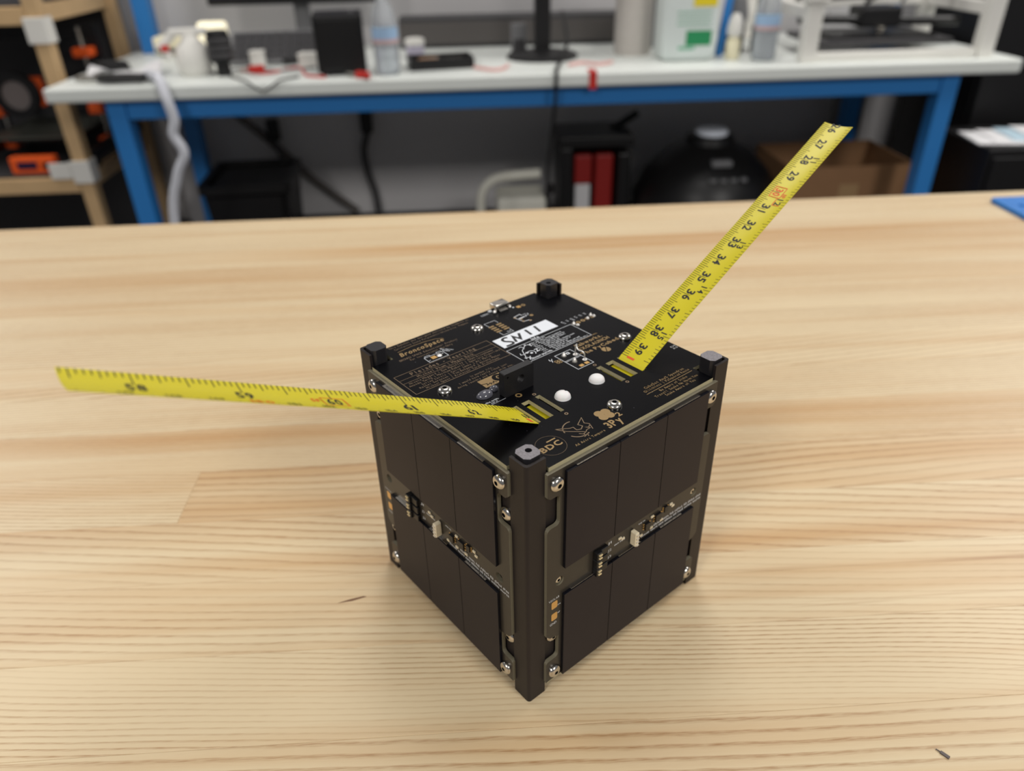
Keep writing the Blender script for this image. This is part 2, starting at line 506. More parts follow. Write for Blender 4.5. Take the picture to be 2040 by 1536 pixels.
g.line([(1.9, 74.6), (45.9, 74.6)], 0.16, ZI); g.line([(1.9, 71.9), (45.9, 71.9)], 0.16, ZI)
write(g, 'Pleiades - Yearling', 8.0, 38.4, 75.35, 2.1, ZI, mono=True)
write(g, 'Michael Pham | Megan Beck', 9.2, 35.4, 72.5, 1.5, ZI, mono=True)
for i, (s_, a, b) in enumerate([('Nicole Maggard | Zoe Mahaffey | Adam Eisenhower', 4.0, 43.2), ('Amanda Twing | Matthew Roberts | Gabriela Ciecilska', 2.9, 45.3),
                               ('Julian Larcic | Colin James | Ali Malik', 7.0, 39.8), ('Rachel Sorensen | Tim Boogaard | Antony Maher', 5.2, 43.0),
                               ('Michael Quesc | Professor Tarek Elsharhawy', 7.2, 41.0)]):
    write(g, s_, a, b, 70.15 - 1.62 * i, 1.12, ZI, mono=True)
d()
g, d = ink('printed_text', M_DIMGOLD)
write(g, 'In another life,', 23.9, 34.6, 59.5, 1.1, ZI, mono=True)
write(g, 'I would have really liked just', 17.6, 40.2, 57.9, 1.1, ZI, mono=True)
write(g, 'doing laundry and taxes with you.', 15.6, 42.2, 56.1, 1.1, ZI, mono=True); d()
g, d = ink('printed_block_logo', M_GOLDINK)
g.flat(rect(23.6, 36.5, 49.8, 55.4), ZI)
d()
g, d = ink('printed_block_logo_cutout', M_BOARD)
g.flat(circle(31.6, 52.8, 2.5), ZI + 0.02); g.line([(23.6, 52.6), (25.6, 52.0), (25.2, 51.0), (26.8, 51.6), (26.6, 50.6), (27.6, 51.4)], 0.35, ZI + 0.02)
g.line([(27.6, 50.4), (28.4, 51.8), (29.2, 50.4)], 0.35, ZI + 0.02); d()
g, d = ink('printed_block_logo_letter', M_GOLDINK)
g.line([(32.4, 53.6), (31.4, 53.8), (30.9, 52.8), (31.4, 51.9), (32.3, 52.0)], 0.4, ZI + 0.04); d()

g, d = ink('printed_text', M_GOLDINK)
scribble(g, 72.5, 84.0, 53.0, 0.8, ZI, 3)
write(g, 'Labworks.', 69.4, 83.8, 49.9, 2.0, ZI, bold=0.06)
write(g, 'EXOLAUNCH', 68.6, 85.0, 46.9, 1.9, ZI, bold=0.03)
write(g, 'The PyCubed', 66.8, 87.0, 43.7, 1.9, ZI, bold=0.06); d()
g, d = ink('printed_text', M_GOLDINK)
write(g, 'CubeSat Any% Speedrun', 66.4, 87.8, 11.0, 1.3, ZI, mono=True)
write(g, 'Glitchless | PySquared Route', 64.4, 88.9, 9.35, 1.2, ZI, mono=True)
g.line([(63.8, 8.3), (89.0, 8.4)], 0.22, ZI)
write(g, 'Be Aware of Snake', 69.3, 84.2, 6.45, 1.2, ZI, mono=True)
write(g, 'Travel! Snake No Harm You', 64.9, 88.0, 4.65, 1.2, ZI, mono=True)
write(g, 'Snake Aware of You', 68.4, 84.6, 2.95, 1.2, ZI, mono=True); d()

# clover, 3Py2, winged emblem, letters in a ring
g, d = ink('clover_emblem', M_GOLDINK)
for k, (cx, cy) in enumerate(((42.2, 10.9), (44.9, 10.4), (42.0, 8.4), (44.6, 8.0))):
    g.flat(circle(cx, cy, 1.75, 20), ZI + 0.006 * k)
d()
g, d = ink('printed_text', M_GOLDINK)
write(g, '3Py', 38.9, 45.8, 2.4, 3.3, ZI, bold=0.12); write(g, '2', 46.2, 48.2, 5.3, 2.2, ZI, bold=0.1); d()
g, d = ink('winged_emblem', M_DIMGOLD)
arc = [(30.3 + 4.6 * math.cos(math.radians(a)), 9.6 + 4.6 * math.sin(math.radians(a))) for a in range(75, 175, 8)]
g.line(arc, 0.42, ZI)
arc = [(30.3 + 4.6 * math.cos(math.radians(a)), 9.6 + 4.6 * math.sin(math.radians(a))) for a in range(205, 295, 8)]
g.line(arc, 0.42, ZI)
g.line([(24.6, 13.9), (27.0, 12.4), (28.8, 11.2), (30.1, 10.9), (29.9, 9.0), (31.4, 8.4), (33.0, 9.4), (32.3, 11.0), (36.1, 13.2), (34.6, 10.3), (35.7, 8.9), (34.5, 6.0)], 0.32, ZI)
g.line([(24.6, 13.9), (26.7, 10.6), (29.9, 7.7), (31.6, 6.2), (30.0, 5.9)], 0.3, ZI)
g.line([(35.6, 8.6), (34.2, 7.6), (33.2, 8.3), (34.2, 7.0), (32.4, 6.9), (31.4, 6.1)], 0.3, ZI)
g.line([(29.0, 7.0), (30.2, 5.6), (29.4, 4.6), (31.0, 4.9), (30.6, 3.9)], 0.3, ZI)
d()
g, d = ink('printed_text', M_GOLDINK)
write(g, 'Ad Astra Tempore', 23.6, 36.9, 2.35, 1.1, ZI, mono=True); d()
g, d = ink('ring_emblem', M_DIMGOLD)
g.line(circle(17.6, 8.2, 5.2, 40), 0.09, ZI, True); d()
g, d = ink('printed_text', M_GOLDINK)
write(g, 'BDC', 12.9, 21.6, 6.6, 2.5, ZI, bold=0.2); g.line([(17.6, 10.4), (21.4, 10.4)], 0.55, ZI); d()

# white printing: battery box, bracket mark, info box, lead box
g, d = ink('printed_outline', M_INK)
g.line(rect(18.7, 27.5, 78.9, 83.0), 0.22, ZI, True)
g.line([(19.4, 83.0), (19.4, 83.9), (21.6, 83.9), (21.6, 83.0)], 0.2, ZI); g.line([(24.9, 83.0), (24.9, 83.9), (26.9, 83.9), (26.9, 83.0)], 0.2, ZI)
g.line([(19.2, 80.2), (20.0, 80.2)], 0.2, ZI); g.line([(26.2, 81.7), (27.0, 81.7)], 0.2, ZI); g.line([(26.6, 81.3), (26.6, 82.1)], 0.2, ZI); d()
g, d = ink('printed_text', M_INK)
T1 = Matrix.Translation((27.9, 85.2, 0)) @ Matrix.Rotation(math.radians(-47), 4, 'Z')
write(g, 'Batt Charging', 0, 5.4, -0.4, 0.75, ZI, bold=0.05, M=T1); write(g, 'Terminal', 1.0, 4.2, -1.5, 0.75, ZI, bold=0.05, M=T1); d()
g, d = ink('solder_pad', M_GOLD); g.flat(rect(21.0, 23.2, 80.2, 82.3), ZI); d()
g, d = ink('solder_pad', M_TIN); g.lathe([(1.15, 0), (1.0, 0.25), (0.4, 0.4)], 24.7, 81.2, TOP, 16); d()
g, d = ink('printed_outline', M_INK)   # chip footprint
g.line([(54.1, 86.9), (54.0, 90.3), (59.6, 90.2), (59.6, 87.6)], 0.2, ZI); g.line([(54.2, 80.4), (54.2, 77.5), (59.6, 77.5), (59.6, 80.3)], 0.2, ZI)
write(g, 'Q4', 57.2, 59.0, 78.3, 0.9, ZI); d()
for k in range(4):
    for cx in (54.9, 58.9):
        g, d = ink('solder_pad', M_GOLDINK); y_ = 81.2 + k * 1.75; g.flat(rect(cx - 1.35, cx + 1.35, y_ - 0.5, y_ + 0.5), ZI); d()
g, d = ink('printed_outline', M_INK)
g.line([(67.3, 86.8), (71.3, 87.6), (71.4, 86.0)], 0.35, ZI); g.line([(68.3, 84.4), (71.6, 84.6)], 0.7, ZI); g.line([(67.4, 86.6), (68.2, 82.0)], 0.3, ZI)
g.line([(68.0, 81.2), (70.9, 80.9), (71.2, 79.6)], 0.35, ZI)
write(g, 'SV', 72.2, 73.9, 85.9, 0.9, ZI); write(g, 'JP1', 71.8, 73.9, 84.4, 0.9, ZI); write(g, '1', 74.3, 74.7, 85.4, 0.9, ZI); d()
for (cx, cy) in ((67.6, 86.2), (68.4, 81.6), (71.2, 80.2), (69.0, 83.6)):
    g, d = ink('solder_pad', M_GOLDINK); g.flat(rect(cx - 0.6, cx + 0.6, cy - 0.4, cy + 0.4), ZI + 0.01); d()
g, d = ink('solder_pad', M_GOLDINK); g.flat(circle(74.7, 83.6, 0.85, 16), ZI); d()
g, d = ink('solder_pad', M_GOLD); g.flat(rect(74.9, 76.8, 92.7, 94.5), ZI); d()
g, d = ink('solder_pad', M_GOLDINK); g.lathe([(1.0, 0.03), (0.45, 0.03)], 78.5, 93.6, TOP, 16, False, False); d()
g, d = ink('printed_text', M_INK); write(g, 'LED1', 57.8, 61.6, 96.6, 1.2, ZI); g.flat(rect(73.2, 74.0, 94.2, 95.0), ZI); g.line([(72.7, 95.6), (72.7, 97.0)], 0.2, ZI)
write(g, 'D1', 97.0, 99.4, 24.9, 0.9, ZI); write(g, 'R9', 97.0, 99.4, 23.4, 0.9, ZI); d()
g, d = ink('status_light', M_INK); g.box(62.4, 64.0, 97.4, 98.6, TOP, TOP + 0.6, 0.1); d()

g, d = ink('printed_info_box', M_INK)
g.line(rect(46.5, 81.2, 53.6, 66.1), 0.22, ZI, True)
write(g, 'Info', 60.2, 64.0, 66.35, 1.4, ZI, bold=0.1)
for i, (a, b) in enumerate([(60.4, 66.0), (60.0, 74.2), (60.4, 74.6), (61.0, 74.0), (61.2, 70.5), (61.0, 77.4), (61.4, 74.0), (61.2, 71.0), (62.0, 76.6), (62.2, 80.0)]):
    scribble(g, a, b, 64.9 - 1.18 * i, 0.78, ZI, 20 + i)
for i in range(9): scribble(g, 57.3, 60.0, 64.2 - 1.15 * i, 0.7, ZI, 50 + i)
write(g, 'CURRENT SPEC 3.0A', 49.3, 60.6, 54.3, 0.95, ZI, bold=0.06); d()
g, d = ink('printed_axes', M_INK)
g.line([(51.3, 62.2), (55.0, 64.9)], 0.3, ZI); g.line([(51.3, 62.2), (48.8, 56.6)][::1], 0.3, ZI)
g.flat([(54.6, 65.6), (55.6, 65.3), (55.2, 64.2)], ZI); g.flat([(48.2, 57.4), (49.6, 57.0), (48.5, 56.0)], ZI)
g.line([(51.6, 64.8), (52.8, 65.0), (53.2, 64.0), (52.9, 62.8)], 0.28, ZI); g.line([(49.2, 61.0), (48.6, 59.8), (50.4, 59.4), (51.6, 60.2)], 0.28, ZI)
write(g, 'Y', 55.6, 57.8, 62.8, 1.9, ZI, bold=0.18); write(g, 'X', 49.0, 51.2, 55.0, 1.9, ZI, bold=0.18); write(g, 'Z', 55.2, 57.2, 57.9, 2.0, ZI, bold=0.18)
g.flat(circle(53.0, 58.5, 0.6, 14), ZI)
g.line([(53.0 + 1.7 * math.cos(math.radians(a)), 58.5 + 1.7 * math.sin(math.radians(a))) for a in range(-60, 130, 15)], 0.35, ZI); g.flat([(51.5, 60.6), (52.6, 59.4), (51.2, 59.2)], ZI); d()
g, d = ink('printed_outline', M_INK)
g.line(rect(57.9, 66.1, 37.2, 50.5), 0.24, ZI, True); g.line([(57.9, 44.1), (66.1, 44.1)], 0.2, ZI); g.line([(57.9, 44.7), (66.1, 44.7)], 0.2, ZI)
g.line([(54.4, 50.0), (54.0, 48.9), (54.8, 48.6), (54.2, 47.4)], 0.28, ZI); g.line([(55.6, 49.6), (54.9, 48.9)], 0.28, ZI); d()
g, d = ink('clover_emblem', M_GOLDINK)
for k, (cx, cy) in enumerate(((55.5, 47.0), (56.8, 46.8), (55.6, 45.9), (56.7, 45.8))): g.line(circle(cx, cy, 0.6, 12), 0.3, ZI + 0.005 * k, True)
d()
g, d = ink('split_disc_emblem', M_GOLDINK)
g.flat([(76.8 + 1.75 * math.cos(math.radians(a)), 41.3 + 1.75 * math.sin(math.radians(a))) for a in range(55, 236, 12)], ZI)
g.flat([(77.1 + 1.75 * math.cos(math.radians(a)), 41.1 + 1.75 * math.sin(math.radians(a))) for a in range(-125, 56, 12)], ZI); d()
g, d = ink('printed_text', M_INK); scribble(g, 16.8, 22.6, 41.2, 0.8, ZI, 77); scribble(g, 18.6, 21.6, 40.2, 0.7, ZI, 78); g.line([(16.0, 39.6), (24.6, 39.8)], 0.14, ZI); d()

# label with marker writing
g = S(); g.box(47.3, 76.2, 68.3, 76.2, TOP, TOP + 0.12, 0.03, seg=1); lab = g.out('paper_label', M_LABEL, top)
lab['label'] = 'white paper label with handwritten SN11'
g, d = ink('marker_writing', M_MARKER)
zz = TOP + 0.15
sm = lambda P: [(p.x, p.y) for p in smooth_path([(x, y, 0) for x, y in P], 5)]
g.line(sm([(53.8, 74.6), (52.2, 75.0), (50.9, 74.2), (50.9, 72.7), (52.0, 71.5), (52.9, 70.3), (52.6, 69.2), (51.0, 68.9), (48.9, 69.0)]), 1.15, zz)
g.line([(54.3, 69.2), (56.0, 73.8), (57.3, 70.2), (59.7, 74.4)], 1.15, zz)
g.line([(63.5, 74.9), (62.9, 69.9)], 1.15, zz); g.line([(68.5, 74.9), (67.4, 69.6)], 1.15, zz); d()

# header pads and solder
for i, x_ in enumerate((82.3, 84.95, 87.6, 90.2, 93.0)):
    g, d = ink('solder_pad', M_GOLDINK); g.lathe([(1.05, 0.03), (0.4, 0.03)], x_, 65.3, TOP, 16, False, False); d()
for (x_, y_, h_) in ((82.2, 65.2, 1.4), (83.0, 63.6, 0.7), (90.4, 65.3, 0.9), (92.9, 66.0, 1.7), (94.0, 65.2, 0.8)):
    g, d = ink('solder_blob', M_TIN); g.lathe([(0.95, 0), (0.75, h_ * 0.4), (0.4, h_ * 0.75), (0.12, h_)], x_, y_, TOP, 12); o = d(); o.data.polygons.foreach_set('use_smooth', [True] * len(o.data.polygons))
g, d = ink('printed_text', M_INK)
for i, s_ in enumerate(('RST', 'TX', 'GND', 'RX', '5V', '3V')):
    T2 = Matrix.Translation((79.6 + 2.55 * i, 70.2, 0)) @ Matrix.Rotation(math.radians(-80), 4, 'Z')
    write(g, s_, 0, 0.85 * len(s_), -0.4, 0.9, ZI, M=T2)
d()
# solder points and bent leads in the lead box
for (x_, y_, h_) in ((60.5, 48.0, 1.8), (60.5, 42.0, 2.2)):
    g, d = ink('solder_blob', M_TIN); g.lathe([(1.1, 0), (0.95, h_ * 0.3), (0.6, h_ * 0.65), (0.15, h_)], x_, y_, TOP, 14); o = d(); o.data.polygons.foreach_set('use_smooth', [True] * len(o.data.polygons))
for (x_, y_) in ((65.0, 46.3), (65.0, 41.0)):
    g, d = ink('solder_blob', M_TIN); g.lathe([(1.0, 0), (0.75, 0.25), (0.3, 0.6)], x_, y_, TOP, 14); d()
g, d = ink('solder_pad', M_INK); g.prism([rect(62.5, 64.1, 48.1, 49.6), rect(62.95, 63.65, 48.5, 49.2)], TOP, ZI); d()
for (x_, y_) in ((61.0, 38.6), (63.9, 38.7)):
    g, d = ink('solder_pad', M_GOLD); g.flat(rect(x_ - 0.95, x_ + 0.95, y_ - 0.75, y_ + 0.75), ZI); d()
g, d = ink('bent_lead', M_TIN); g.tube([(65.0, 46.3, TOP), (65.0, 46.3, TOP + 4.2)], 0.26, 8); d()
g, d = ink('bent_lead', M_TIN)
g.tube(smooth_path([(65.0, 41.0, TOP), (65.1, 41.4, TOP + 2.0), (65.0, 42.2, TOP + 2.9), (64.5, 44.0, TOP + 3.0), (64.6, 45.0, TOP + 3.6), (64.9, 45.7, TOP + 5.0)], 4), 0.26, 8); d()

# slot rings
for (x_, y_) in ((34.0, 18.4), (33.8, 35.0), (65.1, 18.9), (64.8, 35.4)):
    g, d = ink('via_ring', M_DIMGOLD); g.lathe([(0.75, 0.03), (0.35, 0.03)], x_, y_, TOP, 14, False, False); d()

# screws
def screw_geo(r=2.75, h=1.65):
    g = G(0.001)
    prof = [(r, 0.0), (r, 0.25)]
    for i in range(1, 7):
        a = i / 6 * 1.08
        prof.append((r * math.cos(a) * 0.97 + 0.03 * r, 0.25 + (h - 0.25) * math.sin(a) / math.sin(1.08)))
    prof[-1] = (1.35, h)
    g.lathe(prof, seg=24, cap1=False)
    # hexagonal socket
    n = 24; base = len(g.v)
    hexr = lambda a: 0.92 * math.cos(math.pi / 6) / math.cos((a % (math.pi / 3)) - math.pi / 6)
    top_i = base - n
    vs = []
    for z in (h, h - 1.1):
        for i in range(n):
            a = 2 * math.pi * i / n; q = hexr(a); vs.append((q * math.cos(a), q * math.sin(a), z))
    g.add(vs, [])
    for i in range(n):
        j = (i + 1) % n
        g.f.append([top_i + i, top_i + j, base + j, base + i]); g.f.append([base + i, base + j, base + n + j, base + n + i])
    g.f.append([base + n + i for i in range(n)])
    me = bpy.data.meshes.new('screw'); me.from_pydata(g.v, [], g.f); me.materials.append(M_STEEL); me.materials.append(M_PLASTIC)
    for p in me.polygons:
        if all(i >= base for i in p.vertices): p.material_index = 1  # steel socket faces coloured black, painting in the shade of the recess
    me.polygons.foreach_set('use_smooth', [True] * len(me.polygons))
    try: me.set_sharp_from_angle(angle=0.6)
    except Exception: pass
    return me
SCREW = screw_geo()
def screw(parent, x, y, z, rot=(0, 0, 0), name='screw', me=SCREW):
    o = bpy.data.objects.new(name, me); link(o, parent); o.location = (x, y, z); o.rotation_euler = rot; return o
for (x_, y_) in ((49.3, 88.9), (10.9, 58.0), (89.5, 43.0), (50.0, 11.0)):
    screw(top, (x_ - 50) / 1000, (y_ - 50) / 1000, TOP / 1000, (0, 0, random.random()))
# white nylon screws
for i, (x_, y_) in enumerate(((40.2, 26.9), (57.4, 27.0))):
    g, d = ink('nylon_screw', M_NYLON)
    NRg, NSg = 16, 56; vs = []; fs = []; ca, sa = 0.95, 0.3
    for a in range(NRg + 1):
        r_ = 3.0 * a / NRg
        zz = 2.25 * math.sqrt(max(0.0, 1 - (a / NRg) ** 2.6))
        for b in range(NSg):
            an = 2 * math.pi * b / NSg; px, py = r_ * math.cos(an), r_ * math.sin(an)
            along, across = px * ca + py * sa, -px * sa + py * ca
            z_ = zz
            if i == 0 and abs(across) < 0.38 and along > 0.8: z_ = min(z_, 1.2)
            vs.append((x_ + px, y_ + py, TOP + z_))
    for a in range(NRg):
        for b in range(NSg):
            b2 = (b + 1) % NSg; fs.append([a * NSg + b, (a + 1) * NSg + b, (a + 1) * NSg + b2, a * NSg + b2])
    g.add(vs, fs); o = d(); o.data.polygons.foreach_set('use_smooth', [True] * len(o.data.polygons)); o['label'] = 'white nylon screw head'
# upright black block with a hole
g = G(0.001)
g.prism([rrect(0, 13.6, 0, 9.6, 0.5, 3), circle(7.6, 5.3, 1.6, 20), circle(1.6, 7.9, 0.5, 10)], -1.5, 1.5, Matrix.Rotation(math.pi / 2, 4, 'X'))
o = g.out('latch_block', M_BLOCK, top); o.location = ((24.2 - 50) / 1000, (41.4 - 50) / 1000, TOP / 1000)
o['label'] = 'upright black block with a round hole'
g, d = ink('solder_pad', M_GOLDINK); g.lathe([(1.3, 0.03), (0.7, 0.03)], 29.2, 38.2, TOP, 18, False, False); d()
# glossy grey glue drops
for (x_, y_, rx, ry, h_) in ((20.0, 46.0, 3.4, 2.3, 2.0), (25.0, 47.2, 2.0, 1.6, 1.6)):
    bm = bmesh.new(); bmesh.ops.create_uvsphere(bm, u_segments=24, v_segments=14, radius=1)
    for v in bm.verts:
        v.co = Vector((x_ + rx * v.co.x * (1 + 0.06 * math.sin(3 * v.co.y)), y_ + ry * v.co.y, TOP + max(-0.1, h_ * v.co.z)))
    g = S(); g.bm(bm); o = g.out('glue_drop', M_GLUE, top); o.data.polygons.foreach_set('use_smooth', [True] * len(o.data.polygons))
# usb socket at the back edge
g = S(); g.box(65.2, 72.6, 95.8, 101.0, TOP + 0.1, TOP + 2.7, 0.55, seg=3); usb = g.out('usb_socket', M_STEEL, top, smooth=True)
g = S(); g.box(65.9, 71.9, 99.8, 101.15, TOP + 0.6, TOP + 2.2, 0.3); g.out('socket_mouth', M_PLASTIC, top)
for k in range(5):
    g = S(); g.box(67.0 + k * 0.9, 67.35 + k * 0.9, 94.9, 96.0, TOP, TOP + 0.35, 0.08); g.out('socket_pin', M_TIN, top)
for (x_, y_) in ((64.8, 96.6), (73.0, 96.4)):
    g = S(); g.lathe([(0.9, 0), (0.7, 0.5), (0.3, 0.9)], x_, y_, TOP, 10); g.out('solder_blob', M_TIN, top, smooth=True)
# dust specks
g = S()
for k in range(60):
    x_, y_ = random.uniform(3, 97), random.uniform(3, 97)
    r_ = random.uniform(0.06, 0.16); g.flat(circle(x_, y_, r_, 6), TOP + 0.02)
tag(g.out('dust', mat('dust', srgb(95, 95, 104), 0.8), top), kind='stuff')

# --- solar side panel, local frame: X across (from the viewer's left edge), Z up, -Y outward
panel = bpy.data.objects.new('side_panel', None)
def PG(): return G(0.001, (50, 0, 0))
def arcn(cx, cz, r, a0, a1, n=5): return [(cx + r * math.cos(math.radians(a0 + (a1 - a0) * i / n)), cz + r * math.sin(math.radians(a0 + (a1 - a0) * i / n))) for i in range(n + 1)]
half = [(7.6, 6.4), (7.6, 16.4)] + arcn(8.8, 16.4, 1.2, 180, 90, 3) + arcn(11.9, 19.2, 1.6, -90, 0, 4) + arcn(11.9, 28.0, 1.6, 0, 90, 4)[:0] + [(13.5, 29.0)] \
     + [(9.4, 30.0), (7.6, 32.0), (7.6, 81.8)] + arcn(9.2, 81.8, 1.6, 180, 90, 3) + arcn(11.6, 85.0, 1.6, -90, 0, 4) + [(13.2, 94.2)] + arcn(11.6, 94.4, 1.6, 0, 90, 3) + [(9.0, 96.0), (7.6, 97.2), (7.6, 106.4)]
outline = half + [(100 - x, z) for x, z in reversed(half)]
outline = outline[::-1]
XZ = Matrix.Rotation(math.pi / 2, 4, 'X')            # (x, y, z) -> (x, -z, y): y becomes height, z becomes outward
phole = [circle(13.6, 56.8, 2.0, 18), circle(86.4, 56.8, 2.0, 18)]
g = PG(); g.prism([outline] + phole, -0.3, 1.3, XZ)
midx = []
for f in g.f:
    ys = {round(g.v[i][1], 6) for i in f}; midx.append(1 if len(ys) > 1 else 0)
pb = g.out('side_panel', [M_PANEL, M_PEDGE], sat, midx=midx)
OUT = 1.3
divs = [14.9, 39.3, 63.1, 86.4]
for z0, z1 in ((62.6, 105.0), (6.4, 49.9)):
    for a, b in zip(divs, divs[1:]):
        g = PG()
        bm = bmesh.new(); bmesh.ops.create_cube(bm, size=1)
        xa, xb = a + 0.09, b - 0.09
        for v in bm.verts:
            v.co = Vector((xa if v.co.x < 0 else xb, -OUT if v.co.y > 0 else -OUT - 1.25, z0 if v.co.z < 0 else z1))
        bmesh.ops.bevel(bm, geom=[e for e in bm.edges], offset=0.12, segments=1, affect='EDGES')
        g.bm(bm)
        midx = []
        for f in g.f:
            ys = [g.v[i][1] for i in f]; midx.append(0 if max(ys) < -(OUT + 1.2) / 1000 else 1)
        g.out('solar_cell', [M_CELL, M_CELLEDGE], pb, midx=midx)
def pbox(name, x0, x1, z0, z1, o0, o1, M, b=0.05):
    g = PG(); g.box(x0, x1, -o1, -o0, z0, z1, b, seg=1); return g.out(name, M, pb)
# silver contact ribbons at the cell tops, modelled in place of edge glints
for (a, b, z_) in ((19.5, 33.5, 105.0), (43.5, 56.5, 105.0), (67.0, 81.0, 105.0), (18.5, 33.5, 50.0), (43.0, 55.0, 50.0), (66.5, 79.0, 50.0)):
    pbox('contact_ribbon', a, b, z_ + 0.05, z_ + 0.3, OUT, OUT + 0.95, M_STEEL, 0.03)
# tab screws and rail screws
RX = (math.pi / 2, 0, 0)
for (x_, z_) in ((11.4, 101.3), (88.6, 101.3), (11.4, 10.8), (88.6, 10.8)):
    screw(pb, (x_ - 50) / 1000, -OUT / 1000, z_ / 1000, (math.pi / 2, random.random(), 0))
RS = [screw(pb, (x_ - 50) / 1000, 0.9 / 1000, z_ / 1000, (math.pi / 2, random.random(), 0), 'rail_screw')
      for (x_, z_) in ((11.9, 28.6), (10.9, 27.6), (89.2, 27.6), (10.9, 87.2), (89.2, 87.2))]
# recess plates on which the rail screws sit
for x_ in (8.2, 86.4):
    for z0, z1 in ((17.0, 31.0), (83.0, 97.0)):
        pbox('mount_ledge', x_, x_ + 5.4, z0, z1, -2.8, -0.9, M_BLACK)
# connector, header, chips, pads, print
for k in range(3):
    z_ = 49.2 + 3.95 * k
    pbox('pin_header', 29.9, 32.5, z_ - 0.15, z_ + 3.45, OUT, OUT + 2.4, M_PLASTIC, 0.2)
    pbox('header_block', 32.5, 36.4, z_, z_ + 3.2, OUT, OUT + 1.5, M_PLASTIC, 0.2)
    for dz in (0.7, 2.2):
        pbox('header_pin', 30.4, 32.0, z_ + dz, z_ + dz + 0.6, OUT + 2.2, OUT + 2.9, M_PIN, 0.1)
pbox('wire_connector', 49.4, 51.4, 52.0, 58.7, OUT, OUT + 3.1, M_CONN, 0.4)
for k in range(4):
    pbox('connector_pin', 49.7, 51.1, 52.4 + 1.6 * k, 53.0 + 1.6 * k, OUT + 3.0, OUT + 3.35, M_TIN, 0.08)
for (x0, x1, z0, z1, h_) in ((57.2, 59.8, 54.2, 57.4, 1.1), (63.0, 66.2, 55.0, 58.4, 1.0), (68.0, 70.0, 57.0, 59.6, 0.9)):
    pbox('chip', x0, x1, z0, z1, OUT, OUT + h_, M_PLASTIC, 0.1)
    for k in range(3):
        zz_ = z0 + 0.35 + k * (z1 - z0 - 0.9) / 2
        pbox('chip_lead', x0 - 0.7, x0, zz_, zz_ + 0.4, OUT, OUT + 0.35, M_GOLD, 0.05)
        pbox('chip_lead', x1, x1 + 0.7, zz_, zz_ + 0.4, OUT, OUT + 0.35, M_GOLD, 0.05)
for (x_, z_) in ((55.6, 52.6), (61.3, 53.2), (61.4, 58.6), (67.0, 53.8), (72.2, 58.8), (73.4, 57.4), (45.2, 57.4), (43.6, 58.4)):
    pbox('resistor', x_ - 0.8, x_ + 0.8, z_ - 0.45, z_ + 0.45, OUT, OUT + 0.55, M_CONN, 0.08)
for z_ in (46.4, 40.5):
    g = PG(); g.prism([rrect(9.9, 12.7, z_ - 1.75, z_ + 1.75, 0.6, 3)], OUT, OUT + 0.06, XZ); g.out('solder_pad', M_GOLD, pb)
g = PG(); ZP = OUT + 0.04
write(g, 'VSOLAR', 8.6, 13.6, 48.9, 1.0, ZP, M=XZ); write(g, 'GND', 9.2, 12.4, 36.6, 1.1, ZP, M=XZ)
write(g, 'J1', 37.2, 39.4, 58.6, 1.1, ZP, M=XZ); write(g, 'J2', 37.6, 39.6, 54.9, 1.1, ZP, M=XZ); write(g, 'J3', 37.6, 39.6, 51.6, 1.1, ZP, M=XZ)
scribble(g, 56.0, 92.0, 50.9, 1.2, ZP, 5, XZ); scribble(g, 63.0, 92.0, 52.6, 1.2, ZP, 6, XZ); scribble(g, 41.0, 47.0, 56.0, 0.9, ZP, 7, XZ)
scribble(g, 54.0, 58.0, 58.6, 0.8, ZP, 8, XZ); scribble(g, 12.9, 14.4, 45.0, 0.8, ZP, 9, XZ); scribble(g, 12.9, 14.4, 41.0, 0.8, ZP, 10, XZ)
g.out('printed_text', M_INK, pb)
pb.location = (0, -0.05, 0)
pl = copy_tree(pb, sat); pl.location = (-0.05, 0, 0); pl.rotation_euler = (0, 0, -math.pi / 2)
pr_ = copy_tree(pb, sat); pr_.location = (0.05, 0, 0); pr_.rotation_euler = (0, 0, math.pi / 2)
pk = copy_tree(pb, sat); pk.location = (0, 0.05, 0); pk.rotation_euler = (0, 0, math.pi)
for o in RS[1:]: bpy.data.objects.remove(o)       # the panel facing right shows one rail screw, low beside the front rail
for p_ in (pl, pr_, pk):
    for o in [c for c in p_.children if c.name.startswith('rail_screw') and abs(c.location.z - 0.0286) < 1e-4]: bpy.data.objects.remove(o)
for x_ in (13.6, 86.4):      # only this panel shows screws inside its centre holes
    screw(pb, (x_ - 50) / 1000, 0.5 / 1000, 56.8 / 1000, (math.pi / 2, 0.3, 0), 'recessed_screw', SCREW).scale = (0.72, 0.72, 0.85)

